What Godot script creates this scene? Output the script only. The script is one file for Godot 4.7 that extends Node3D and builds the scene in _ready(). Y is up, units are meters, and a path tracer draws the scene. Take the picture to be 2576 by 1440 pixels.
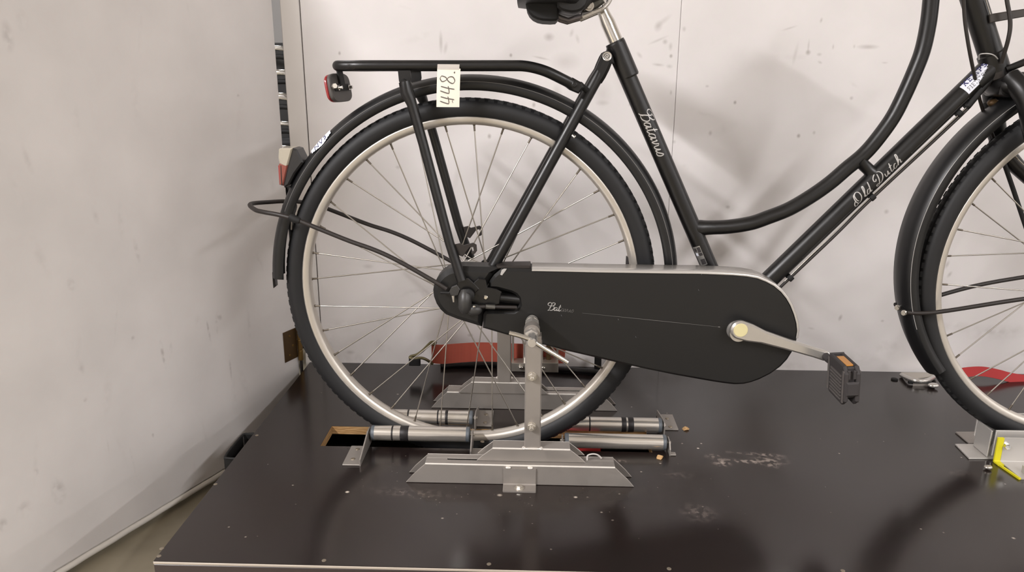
extends Node3D
# A black Dutch city bicycle clamped on a roller test platform in a workshop; y up, metres.
# z = 0 is the bicycle's middle plane, y = 0 the top of the platform, x = 0 the rear axle.

var org := Vector3.ZERO          # base of the thing being built: its meshes are stored relative to it
var names := {}
var mats := {}

# ---------------------------------------------------------------- mesh builder
class Mesh3 extends RefCounted:
	var st := SurfaceTool.new()
	var o := Vector3.ZERO
	var t := Transform3D.IDENTITY
	var uvf = null
	var grp := 2
	func _init(origin: Vector3, xf := Transform3D.IDENTITY):
		st.begin(Mesh.PRIMITIVE_TRIANGLES); o = origin; t = xf
	func p(v: Vector3, uv := Vector2.ZERO):
		var w: Vector3 = t * v
		st.set_uv(uvf.call(w) if uvf != null else uv)
		st.add_vertex(w - o)
	func tri(a, b, c, g := 4294967295):
		st.set_smooth_group(g); p(a); p(b); p(c)
	func quad(a, b, c, d, g := 4294967295):
		tri(a, b, c, g); tri(a, c, d, g)
	func done() -> ArrayMesh:
		st.generate_normals()
		return st.commit()

	# grid of rings: joins consecutive rings of equal length
	func rings(rs: Array, closed_ring := true, g := 1, sharp := false):
		for i in rs.size() - 1:
			var a: Array = rs[i]; var b: Array = rs[i + 1]
			var gg: int = g + (i % 2 if sharp else 0)
			var n: int = a.size() if closed_ring else a.size() - 1
			for j in n:
				var k := (j + 1) % a.size()
				quad(a[j], b[j], b[k], a[k], gg)
	func fan(ring: Array, flip := false):
		var c := Vector3.ZERO
		for v in ring: c += v
		c /= ring.size()
		for j in ring.size():
			var k := (j + 1) % ring.size()
			if flip: tri(c, ring[k], ring[j])
			else: tri(c, ring[j], ring[k])
	func tube(pts: Array, r, seg := 12, caps := true, closed := false, flat := 1.0):
		var n := pts.size()
		var prev_n := Vector3.ZERO
		var rs := []
		for i in n:
			var a: Vector3 = pts[(i - 1 + n) % n] if closed or i > 0 else pts[i]
			var b: Vector3 = pts[(i + 1) % n] if closed or i < n - 1 else pts[i]
			var d := (b - a).normalized()
			if prev_n == Vector3.ZERO:
				prev_n = d.cross(Vector3(0.03, 0.02, 1.0)).normalized()
			var nn := (prev_n - d * prev_n.dot(d)).normalized()
			prev_n = nn
			var bb := d.cross(nn)
			var rad: float = r[i] if r is Array else r
			var ring := []
			for k in seg:
				var an := TAU * k / seg
				ring.append(pts[i] + nn * cos(an) * rad + bb * sin(an) * rad * flat)
			rs.append(ring)
		if closed: rs.append(rs[0])
		rings(rs)
		if caps and not closed:
			fan(rs[0]); fan(rs[n - 1], true)
	# profile [radius, height] pairs turned about an axis through c
	func lathe(c: Vector3, axis: Vector3, prof: Array, seg := 24, sharp := true, capped := true, a0 := 0.0):
		var ax := axis.normalized()
		var u := ax.cross(Vector3(0.1, 1, 0.2) if absf(ax.y) < 0.9 else Vector3(1, 0, 0.1)).normalized()
		var v := ax.cross(u)
		var rs := []
		for q in prof:
			var ring := []
			for k in seg:
				var an := TAU * k / seg + a0
				ring.append(c + ax * q[1] + (u * cos(an) + v * sin(an)) * q[0])
			rs.append(ring)
		rings(rs, true, 2, sharp)
		if capped:
			fan(rs[0]); fan(rs[rs.size() - 1], true)
	func hexa(c: Vector3, axis: Vector3, r: float, h: float, a0 := 0.0):
		var ax := axis.normalized()
		var u := ax.cross(Vector3(0.0, 1, 0.0) if absf(ax.y) < 0.9 else Vector3(1, 0, 0)).normalized()
		var v := ax.cross(u)
		var rs := []
		for q in [[r, 0.0], [r, h * 0.82], [r * 0.86, h]]:
			var ring := []
			for k in 6:
				var an := TAU * k / 6 + a0
				ring.append(c + ax * q[1] + (u * cos(an) + v * sin(an)) * q[0])
			rs.append(ring)
		for i in 2:
			for j in 6:
				var k := (j + 1) % 6
				quad(rs[i][j], rs[i + 1][j], rs[i + 1][k], rs[i][k])
		fan(rs[0]); fan(rs[2], true)
	static func inset(poly: Array, b: float) -> Array:
		var n := poly.size()
		var area := 0.0
		for i in n:
			area += poly[i].x * poly[(i + 1) % n].y - poly[(i + 1) % n].x * poly[i].y
		var s := 1.0 if area > 0 else -1.0
		var out := []
		for i in n:
			var e0: Vector2 = (poly[i] - poly[(i - 1 + n) % n]).normalized()
			var e1: Vector2 = (poly[(i + 1) % n] - poly[i]).normalized()
			var n0 := Vector2(-e0.y, e0.x) * s
			var n1 := Vector2(-e1.y, e1.x) * s
			var m := (n0 + n1).normalized()
			var k := b / maxf(0.35, m.dot(n0))
			out.append(poly[i] + m * k)
		return out
	# polygon in x, y pushed along z from z0 to z1, edges bevelled by b
	func prism(poly: Array, z0: float, z1: float, b := 0.0, both := true, soft := 32.0):
		var n := poly.size()
		var area := 0.0
		for i in n:
			area += poly[i].x * poly[(i + 1) % n].y - poly[(i + 1) % n].x * poly[i].y
		if area < 0:
			poly = poly.duplicate(); poly.reverse()
		var inn: Array = inset(poly, b) if b > 0 else poly
		var lay := []
		var f := func(pl, z): return pl.map(func(q): return Vector3(q.x, q.y, z))
		if b > 0 and both: lay.append(f.call(inn, z0)); lay.append(f.call(poly, z0 + b))
		else: lay.append(f.call(poly, z0))
		if b > 0: lay.append(f.call(poly, z1 - b)); lay.append(f.call(inn, z1))
		else: lay.append(f.call(poly, z1))
		var idx := Geometry2D.triangulate_polygon(PackedVector2Array(inn if b > 0 else poly))
		var top: Array = lay[lay.size() - 1]
		var bot: Array = lay[0]
		if idx.size() == 0: printerr("prism failed")
		for i in range(0, idx.size(), 3):
			var a: int = idx[i]; var c: int = idx[i + 1]; var d: int = idx[i + 2]
			var cr: float = (inn[c] - inn[a]).cross(inn[d] - inn[a])
			if cr > 0:
				var sw := c; c = d; d = sw
			tri(top[a], top[c], top[d]); tri(bot[a], bot[d], bot[c])
		for l in lay.size() - 1:
			grp += 1
			for j in n:
				var k := (j + 1) % n
				var e0: Vector2 = poly[j] - poly[(j - 1 + n) % n]
				var e1: Vector2 = poly[k] - poly[j]
				if absf(rad_to_deg(e0.angle_to(e1))) > soft: grp += 1
				quad(lay[l][j], lay[l + 1][j], lay[l + 1][k], lay[l][k], grp)
		grp += 1
	func box(a: Vector3, c: Vector3, b := 0.001):
		var lo := Vector3(minf(a.x, c.x), minf(a.y, c.y), minf(a.z, c.z))
		var hi := Vector3(maxf(a.x, c.x), maxf(a.y, c.y), maxf(a.z, c.z))
		prism([Vector2(lo.x, lo.y), Vector2(hi.x, lo.y), Vector2(hi.x, hi.y), Vector2(lo.x, hi.y)], lo.z, hi.z, minf(b, 0.45 * minf(hi.x - lo.x, minf(hi.y - lo.y, hi.z - lo.z))))
	# a section [(radius, z)] carried round a circle in the x-y plane
	func sweep(c: Vector2, sec: Array, a0: float, a1: float, n: int, closed_sec := true):
		var rs := []
		for i in n + 1:
			var an := deg_to_rad(lerpf(a0, a1, float(i) / n))
			rs.append(sec.map(func(q): return Vector3(c.x + cos(an) * q[0], c.y + sin(an) * q[0], q[1])))
		for i in n:
			var a: Array = rs[i]; var b: Array = rs[i + 1]
			var m: int = sec.size() if closed_sec else sec.size() - 1
			for j in m:
				var k := (j + 1) % sec.size()
				quad(a[j], a[k], b[k], b[j], 1)
		if closed_sec and absf(a1 - a0) < 359.0:
			fan(rs[0], true); fan(rs[n])
	func ellipsoid(c: Vector3, r: Vector3, nu := 20, nv := 12, e := 1.0):
		var rs := []
		for i in nv + 1:
			var ph := PI * i / nv
			var ring := []
			for k in nu:
				var th := TAU * k / nu
				var s := func(x): return signf(x) * pow(absf(x), e)
				ring.append(c + Vector3(r.x * s.call(sin(ph)) * s.call(cos(th)), r.y * s.call(cos(ph)), r.z * s.call(sin(ph)) * s.call(sin(th))))
			rs.append(ring)
		rings(rs)

# ---------------------------------------------------------------- scene helpers
func numbered(called: String) -> String:
	if not names.has(called):
		names[called] = 0
		return called
	names[called] += 1
	return "%s_%03d" % [called, names[called]]

func meta(o: Node, label := "", category := "", group := "", kind := ""):
	if label: o.set_meta("label", label)
	if category: o.set_meta("category", category)
	if group: o.set_meta("group", group)
	if kind: o.set_meta("kind", kind)

func thing(called: String, label: String, category: String, at := Vector3.ZERO, group := "") -> Node3D:
	var o := Node3D.new()
	o.name = numbered(called); add_child(o); o.position = at; org = at
	meta(o, label, category, group)
	return o

func m3(xf := Transform3D.IDENTITY) -> Mesh3:
	return Mesh3.new(org, xf)

func put(called: String, m: Mesh3, mat: Material, parent: Node, label := "") -> MeshInstance3D:
	var mi := MeshInstance3D.new()
	mi.mesh = m.done(); mi.material_override = mat; mi.name = called
	parent.add_child(mi, true)
	if label: mi.set_meta("label", label)
	return mi

func solo(called: String, m: Mesh3, mat: Material, label: String, category: String, group := "") -> MeshInstance3D:
	var mi := put(numbered(called), m, mat, self)
	mi.position = org
	meta(mi, label, category, group)
	return mi

func struct(called: String, m: Mesh3, mat: Material) -> MeshInstance3D:
	var mi := put(called, m, mat, self)
	mi.position = org
	mi.set_meta("kind", "structure")
	return mi

func sub(called: String, parent: Node) -> Node3D:
	var o := Node3D.new(); o.name = called; parent.add_child(o, true)
	return o

func smat(col: Color, rough := 0.5, metal := 0.0) -> StandardMaterial3D:
	var m := StandardMaterial3D.new()
	m.albedo_color = col; m.roughness = rough; m.metallic = metal
	return m

func noise_tex(seed_: int, freq: float, size := 256, ramp := [], normal := 0.0) -> Texture2D:
	var f := FastNoiseLite.new()
	f.seed = seed_; f.frequency = freq; f.fractal_octaves = 4
	var im := f.get_seamless_image(size, size)
	im.convert(Image.FORMAT_RGBA8)
	if normal > 0:
		im.bump_map_to_normal_map(normal)
	elif ramp.size() == 2:
		for y in size:
			for x in size:
				var v := im.get_pixel(x, y).r
				im.set_pixel(x, y, ramp[0].lerp(ramp[1], clampf((v - 0.3) / 0.4, 0, 1)))
	return ImageTexture.create_from_image(im)

# catmull-rom through points
func smooth(pts: Array, n := 6) -> Array:
	var out := []
	for i in pts.size() - 1:
		var a = pts[maxi(i - 1, 0)]; var b = pts[i]; var c = pts[i + 1]; var d = pts[mini(i + 2, pts.size() - 1)]
		for k in n:
			var t := float(k) / n
			out.append(0.5 * ((2.0 * b) + (c - a) * t + (2.0 * a - 5.0 * b + 4.0 * c - d) * t * t + (3.0 * b - a - 3.0 * c + d) * t * t * t))
	out.append(pts[pts.size() - 1])
	return out

# pen strokes of a script hand: x runs along the line, 1.0 = capital height
func glyph(ch: String) -> Array:
	match ch:
		"B": return [0.86, [[0.42, 0.62], [0.22, 0.56], [0.02, 0.66], [0.0, 0.86], [0.2, 1.0], [0.42, 0.9], [0.44, 0.66], [0.34, 0.3], [0.26, 0.02], [0.14, -0.04]], [[0.34, 0.84], [0.56, 1.0], [0.8, 0.96], [0.8, 0.74], [0.58, 0.58], [0.46, 0.56]], [[0.5, 0.57], [0.76, 0.52], [0.84, 0.3], [0.66, 0.04], [0.42, 0.0], [0.3, 0.1], [0.38, 0.2]]]
		"O": return [1.0, [[0.46, 0.96], [0.24, 0.84], [0.2, 0.44], [0.38, 0.08], [0.66, 0.06], [0.86, 0.36], [0.82, 0.78], [0.58, 0.98], [0.34, 0.84], [0.36, 0.4], [0.52, 0.2]], [[0.2, 0.44], [0.02, 0.3], [0.0, 0.1], [0.16, -0.02], [0.4, 0.06]]]
		"D": return [1.0, [[0.54, 0.86], [0.5, 0.4], [0.38, 0.02], [0.16, -0.06], [0.1, 0.1], [0.3, 0.12], [0.56, 0.0], [0.82, 0.2], [0.94, 0.6], [0.74, 0.94], [0.38, 1.0], [0.06, 0.8], [0.02, 0.56], [0.16, 0.46], [0.26, 0.6]]]
		"a": return [0.5, [[0.36, 0.4], [0.16, 0.42], [0.03, 0.22], [0.07, 0.03], [0.22, 0.05], [0.36, 0.28], [0.4, 0.42], [0.37, 0.1], [0.42, 0.02], [0.52, 0.12]]]
		"t": return [0.34, [[0.17, 0.82], [0.1, 0.3], [0.12, 0.03], [0.22, 0.02], [0.34, 0.14]], [[0.0, 0.52], [0.3, 0.55]]]
		"v": return [0.42, [[0.02, 0.34], [0.1, 0.42], [0.12, 0.2], [0.16, 0.02], [0.3, 0.2], [0.34, 0.42], [0.42, 0.4]]]
		"u": return [0.52, [[0.02, 0.4], [0.05, 0.16], [0.12, 0.02], [0.26, 0.1], [0.36, 0.4], [0.36, 0.12], [0.42, 0.02], [0.52, 0.12]]]
		"s": return [0.36, [[0.0, 0.1], [0.2, 0.46], [0.3, 0.26], [0.24, 0.04], [0.08, 0.0], [0.0, 0.08]]]
		"l": return [0.3, [[0.0, 0.1], [0.22, 0.6], [0.26, 0.92], [0.16, 0.94], [0.1, 0.5], [0.12, 0.06], [0.3, 0.1]]]
		"d": return [0.52, [[0.36, 0.38], [0.16, 0.42], [0.03, 0.22], [0.07, 0.03], [0.22, 0.05], [0.38, 0.36], [0.46, 0.94]], [[0.46, 0.94], [0.37, 0.2], [0.42, 0.02], [0.52, 0.12]]]
		"c": return [0.4, [[0.32, 0.36], [0.2, 0.43], [0.05, 0.26], [0.06, 0.05], [0.2, 0.0], [0.38, 0.14]]]
		"h": return [0.5, [[0.0, 0.1], [0.22, 0.6], [0.24, 0.92], [0.14, 0.94], [0.08, 0.4], [0.05, 0.0]], [[0.06, 0.16], [0.22, 0.42], [0.34, 0.36], [0.34, 0.06], [0.48, 0.1]]]
		"8": return [0.56, [[0.5, 0.86], [0.3, 1.0], [0.1, 0.86], [0.2, 0.62], [0.44, 0.4], [0.48, 0.14], [0.26, 0.0], [0.06, 0.14], [0.16, 0.42], [0.4, 0.62], [0.46, 0.88]]]
		"4": return [0.56, [[0.16, 0.98], [0.06, 0.46], [0.14, 0.36], [0.54, 0.44]], [[0.46, 0.94], [0.4, 0.5], [0.38, 0.0]]]
		".": return [0.2, [[0.06, 0.02], [0.12, 0.06], [0.14, 0.0]]]
	return [0.34]

# ribbon strokes laid on a surface; place.call(u, v) gives a point, nrm.call(u, v) its normal
func script_line(m: Mesh3, text: String, size: float, pen: float, place: Callable, slant := 0.25, step := 1.0, only := 99):
	var x := 0.0
	var n := 0
	for ch in text:
		var g := glyph(ch)
		for s in range(1, g.size()):
			var pts: Array = smooth(g[s].map(func(q): return Vector2((x + q[0] + q[1] * slant) * size, q[1] * size)), 5)
			ribbon(m, pts, pen, place)
		x += g[0] * step
	return x * size

func ribbon(m: Mesh3, pts: Array, pen: float, place: Callable):
	var l := []
	var r := []
	for i in pts.size():
		var d: Vector2 = (pts[mini(i + 1, pts.size() - 1)] - pts[maxi(i - 1, 0)]).normalized()
		var w: float = pen * (0.45 + 0.55 * absf(Vector2(0.9, -0.45).dot(d.orthogonal())))
		if i == 0 or i == pts.size() - 1: w *= 0.5
		var q: Vector2 = d.orthogonal() * w * 0.5
		l.append(place.call(pts[i].x + q.x, pts[i].y + q.y)); r.append(place.call(pts[i].x - q.x, pts[i].y - q.y))
	for i in pts.size() - 1:
		m.quad(r[i], r[i + 1], l[i + 1], l[i])

# places (u, v) on a tube from a to b: u runs along it, v round it from the side facing dir
func on_tube(a: Vector3, b: Vector3, radius: float, v0 := 0.0, lift := 0.0003) -> Callable:
	var d := (b - a).normalized()
	var f := (Vector3(0, 0, 1) - d * d.z).normalized()
	var s := f.cross(d)
	return func(u, v):
		var an: float = (v + v0) / radius
		return a + d * u + (f * cos(an) + s * sin(an)) * (radius + lift)

func print_text(m: Mesh3, text: String, size: float, bold: bool, place: Callable, u0 := 0.0, v0 := 0.0, squash := 1.0):
	var tm := TextMesh.new()
	var fo := SystemFont.new()
	fo.font_names = PackedStringArray(["Droid Sans"])
	if bold: fo.font_weight = 700
	tm.font = fo; tm.text = text; tm.font_size = 32; tm.pixel_size = size / 32.0 * 1.35; tm.depth = 0.0; tm.curve_step = 1.0
	tm.horizontal_alignment = HORIZONTAL_ALIGNMENT_LEFT; tm.vertical_alignment = VERTICAL_ALIGNMENT_BOTTOM
	if tm.get_surface_count() == 0: return
	var ar := tm.surface_get_arrays(0)
	var vs: PackedVector3Array = ar[Mesh.ARRAY_VERTEX]
	var ix = ar[Mesh.ARRAY_INDEX]
	var cnt: int = ix.size() if ix else vs.size()
	for i in range(0, cnt, 3):
		var q := []
		for k in 3:
			var w: Vector3 = vs[ix[i + k] if ix else i + k]
			q.append(place.call(u0 + w.x * squash, v0 + w.y))
		m.tri(q[0], q[1], q[2])

func _ready():
	# ------------------------------------------------------------ camera, air, lamps
	var cam := Camera3D.new()
	cam.name = "camera"; add_child(cam)
	cam.fov = 41.5081
	cam.near = 0.05
	cam.transform = Transform3D(Basis(Vector3(0.999534, 0.005731, -0.029975), Vector3(-0.013572, 0.963206, -0.268423), Vector3(0.027334, 0.268705, 0.962835)), Vector3(0.1226, 0.7236, 1.4192))
	cam.current = true
	var we := WorldEnvironment.new()
	we.name = "surroundings"
	var env := Environment.new()
	env.background_mode = Environment.BG_COLOR
	env.background_color = Color(0.02, 0.02, 0.02)
	env.tonemap_mode = Environment.TONE_MAPPER_LINEAR
	env.tonemap_exposure = 1.72
	env.sdfgi_enabled = true; env.ssao_enabled = true; env.ssil_enabled = true
	we.environment = env; add_child(we)
	var white := Color(0.99, 0.98, 0.985)
	tube_lamp(Vector3(-2.1, 2.36, 2.5), 1.5, white, 15.0, "long fluorescent ceiling lamp above the open door, running away from the back wall")
	tube_lamp(Vector3(2.1, 2.36, 3.1), 2.4, white, 6.5, "long fluorescent ceiling lamp above the front wheel end of the platform")
	tube_lamp(Vector3(4.4, 2.36, 3.1), 5.0, white, 6.0, "long fluorescent ceiling lamp in the third row from the door")
	tube_lamp(Vector3(8.3, 2.36, 3.1), 5.0, white, 8.0, "long fluorescent ceiling lamp nearest the far right wall")
	tube_lamp(Vector3(-0.9, 2.3, -1.3), 0.9, white, 0.5, "short fluorescent lamp inside the storage room")
	make_materials()
	build_room()
	build_platform()
	build_stands()
	build_rollers()
	build_straps()
	build_chock()
	build_bicycle()
	build_small_things()

func tube_lamp(at: Vector3, length: float, col: Color, power: float, label: String):
	var t := thing("ceiling_lamp", label, "lamp", at, "fluorescent ceiling lamps")
	t.rotation.y = PI / 2
	org = Vector3.ZERO
	var m := m3()
	m.box(Vector3(-length / 2, 0.0, -0.09), Vector3(length / 2, 0.07, 0.09), 0.006)
	put("housing", m, smat(Color(0.85, 0.85, 0.84), 0.5), t)
	m = m3()
	m.box(Vector3(-length / 2 + 0.02, -0.03, -0.075), Vector3(length / 2 - 0.02, 0.0, 0.075), 0.01)
	var e := smat(Color(0.9, 0.9, 0.9), 0.4)
	e.emission_enabled = true; e.emission = col; e.emission_energy_multiplier = 1.5
	put("diffuser", m, e, t)
	var l := AreaLight3D.new()
	l.name = "light"
	l.area_size = Vector2(length - 0.04, 0.15)
	l.light_color = col; l.light_energy = power
	l.area_range = 14.0; l.area_attenuation = 2.0
	l.shadow_enabled = true
	l.position = Vector3(0, -0.034, 0)
	l.rotation_degrees.x = -90
	t.add_child(l, true)

func make_materials():
	mats.black = smat(Color(0.050, 0.046, 0.046), 0.37)
	mats.black.roughness_texture = noise_tex(5, 0.02, 256, [Color(0.85, 0.85, 0.85), Color(1.2, 1.2, 1.2)])
	mats.black.uv1_triplanar = true; mats.black.uv1_scale = Vector3(4, 4, 4)
	mats.fender = smat(Color(0.068, 0.068, 0.073), 0.40)
	mats.case = smat(Color(0.058, 0.055, 0.054), 0.46)
	mats.rubber = smat(Color(0.062, 0.062, 0.070), 0.6)
	mats.tread = smat(Color(0.085, 0.085, 0.09), 0.7)
	mats.rust_black = smat(Color(0.13, 0.108, 0.097), 0.5)
	mats.cabinet = smat(Color(0.075, 0.073, 0.072), 0.6)
	mats.dark = smat(Color(0.035, 0.032, 0.032), 0.7)
	mats.rim = smat(Color(0.78, 0.755, 0.72), 0.34, 0.65)
	mats.spoke = smat(Color(0.70, 0.68, 0.65), 0.32, 1.0)
	mats.nipple = smat(Color(0.42, 0.39, 0.35), 0.45, 0.8)
	mats.chrome = smat(Color(0.86, 0.85, 0.83), 0.12, 1.0)
	mats.worn_chrome = smat(Color(0.78, 0.765, 0.745), 0.24, 0.75)
	mats.zinc = smat(Color(0.74, 0.715, 0.675), 0.28, 0.75)
	mats.clamp = smat(Color(0.76, 0.74, 0.71), 0.22, 0.6)
	mats.steel = smat(Color(0.60, 0.575, 0.55), 0.42, 0.55)
	mats.steel.normal_enabled = true
	mats.steel.normal_texture = noise_tex(8, 0.03, 256, [], 1.2)
	mats.steel.normal_scale = 0.12
	mats.steel.roughness_texture = noise_tex(18, 0.012, 256, [Color(0.8, 0.8, 0.8), Color(1.3, 1.3, 1.3)])
	mats.steel.uv1_triplanar = true; mats.steel.uv1_scale = Vector3(5, 5, 5)
	mats.steel_edge = smat(Color(0.92, 0.90, 0.87), 0.25, 0.5)
	mats.roller = smat(Color(0.82, 0.80, 0.77), 0.24, 0.85)
	mats.roller_cap = smat(Color(0.36, 0.38, 0.40), 0.45, 0.3)
	mats.roller_dirt = smat(Color(0.15, 0.14, 0.14), 0.5, 0.4)
	mats.aluminium = smat(Color(0.74, 0.725, 0.705), 0.36, 0.5)
	mats.yellow = smat(Color(0.80, 0.76, 0.10), 0.5)
	mats.brass = smat(Color(0.46, 0.36, 0.20), 0.45, 0.8)
	mats.old_brass = smat(Color(0.33, 0.25, 0.15), 0.5, 0.5)
	mats.zinc_yellow = smat(Color(0.50, 0.47, 0.36), 0.4, 0.8)
	mats.webbing = smat(Color(0.70, 0.34, 0.27), 0.8)
	var rib := Image.create(64, 64, false, Image.FORMAT_RGBA8)
	for y in 64:
		for x in 64:
			var v := 0.80 + 0.2 * absf(sin(x * PI / 8.0)) - 0.06 * float((y / 4) % 2)
			rib.set_pixel(x, y, Color(v, v * 0.97, v * 0.95))
	mats.webbing.albedo_texture = ImageTexture.create_from_image(rib)
	mats.webbing.uv1_triplanar = true; mats.webbing.uv1_scale = Vector3(35, 35, 35)
	mats.red_strap = smat(Color(0.66, 0.15, 0.15), 0.7)
	mats.red_lens = smat(Color(0.58, 0.13, 0.14), 0.18)
	mats.red_lens.clearcoat_enabled = true; mats.red_lens.clearcoat = 0.6
	mats.pink_lens = smat(Color(0.52, 0.29, 0.25), 0.2)
	mats.clear_lens = smat(Color(0.66, 0.63, 0.57), 0.15)
	mats.amber = smat(Color(0.68, 0.46, 0.19), 0.3)
	mats.paper = smat(Color(0.90, 0.87, 0.81), 0.85)
	mats.tape = smat(Color(0.72, 0.69, 0.66), 0.4)
	mats.pencil = smat(Color(0.38, 0.36, 0.34), 0.8)
	mats.silver_print = smat(Color(0.70, 0.69, 0.68), 0.35, 0.3)
	mats.worn_print = smat(Color(0.42, 0.41, 0.40), 0.5)
	mats.white = smat(Color(0.85, 0.86, 0.90), 0.5)
	mats.navy = smat(Color(0.16, 0.16, 0.36), 0.5)
	mats.grey_print = smat(Color(0.50, 0.50, 0.52), 0.5)
	mats.silver_label = smat(Color(0.66, 0.65, 0.63), 0.3, 0.6)
	mats.cream = smat(Color(0.80, 0.76, 0.58), 0.4)
	mats.pedal = smat(Color(0.19, 0.175, 0.175), 0.7)
	mats.pedal_worn = smat(Color(0.33, 0.31, 0.30), 0.8)
	mats.wood = smat(Color(0.74, 0.60, 0.42), 0.75)
	mats.wood.albedo_texture = noise_tex(31, 0.03, 256, [Color(0.78, 0.72, 0.62), Color(1, 1, 1)])
	mats.wood.uv1_triplanar = true; mats.wood.uv1_scale = Vector3(3, 60, 3)
	mats.edge = smat(Color(0.62, 0.58, 0.53), 0.55)
	mats.skirt = smat(Color(0.20, 0.165, 0.155), 0.35)
	mats.screw = smat(Color(0.60, 0.56, 0.50), 0.45, 0.8)

# soft-edged blot drawn into an image: cx, cy and radii in pixels, col.a = strength
func blot(im: Image, cx: float, cy: float, rx: float, ry: float, turn: float, col: Color, hard := 0.0, nz: FastNoiseLite = null):
	var r := maxf(rx, ry) + 1.0
	var c := cos(turn); var s := sin(turn)
	for y in range(maxi(0, int(cy - r)), mini(im.get_height(), int(cy + r) + 1)):
		for x in range(maxi(0, int(cx - r)), mini(im.get_width(), int(cx + r) + 1)):
			var dx := x - cx; var dy := y - cy
			var d := sqrt(pow((dx * c + dy * s) / rx, 2) + pow((dy * c - dx * s) / ry, 2))
			if d >= 1.0: continue
			var k := (1.0 if d < hard else (1.0 - d) / maxf(0.001, 1.0 - hard)) * col.a
			if nz: k *= clampf(0.5 + nz.get_noise_2d(x * 1.0, y * 1.0) * 1.6, 0.0, 1.0)
			var b := im.get_pixel(x, y)
			im.set_pixel(x, y, b.lerp(Color(col.r, col.g, col.b, 1), k))

func board_image(w: int, h: int, base: Color, seed_: int) -> Image:
	var f := FastNoiseLite.new()
	f.seed = seed_; f.frequency = 0.006; f.fractal_octaves = 5
	var im := Image.create(w, h, false, Image.FORMAT_RGBA8)
	for y in h:
		for x in w:
			var v := 1.0 + f.get_noise_2d(x, y) * 0.035
			im.set_pixel(x, y, Color(base.r * v, base.g * v, base.b * v))
	return im

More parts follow.
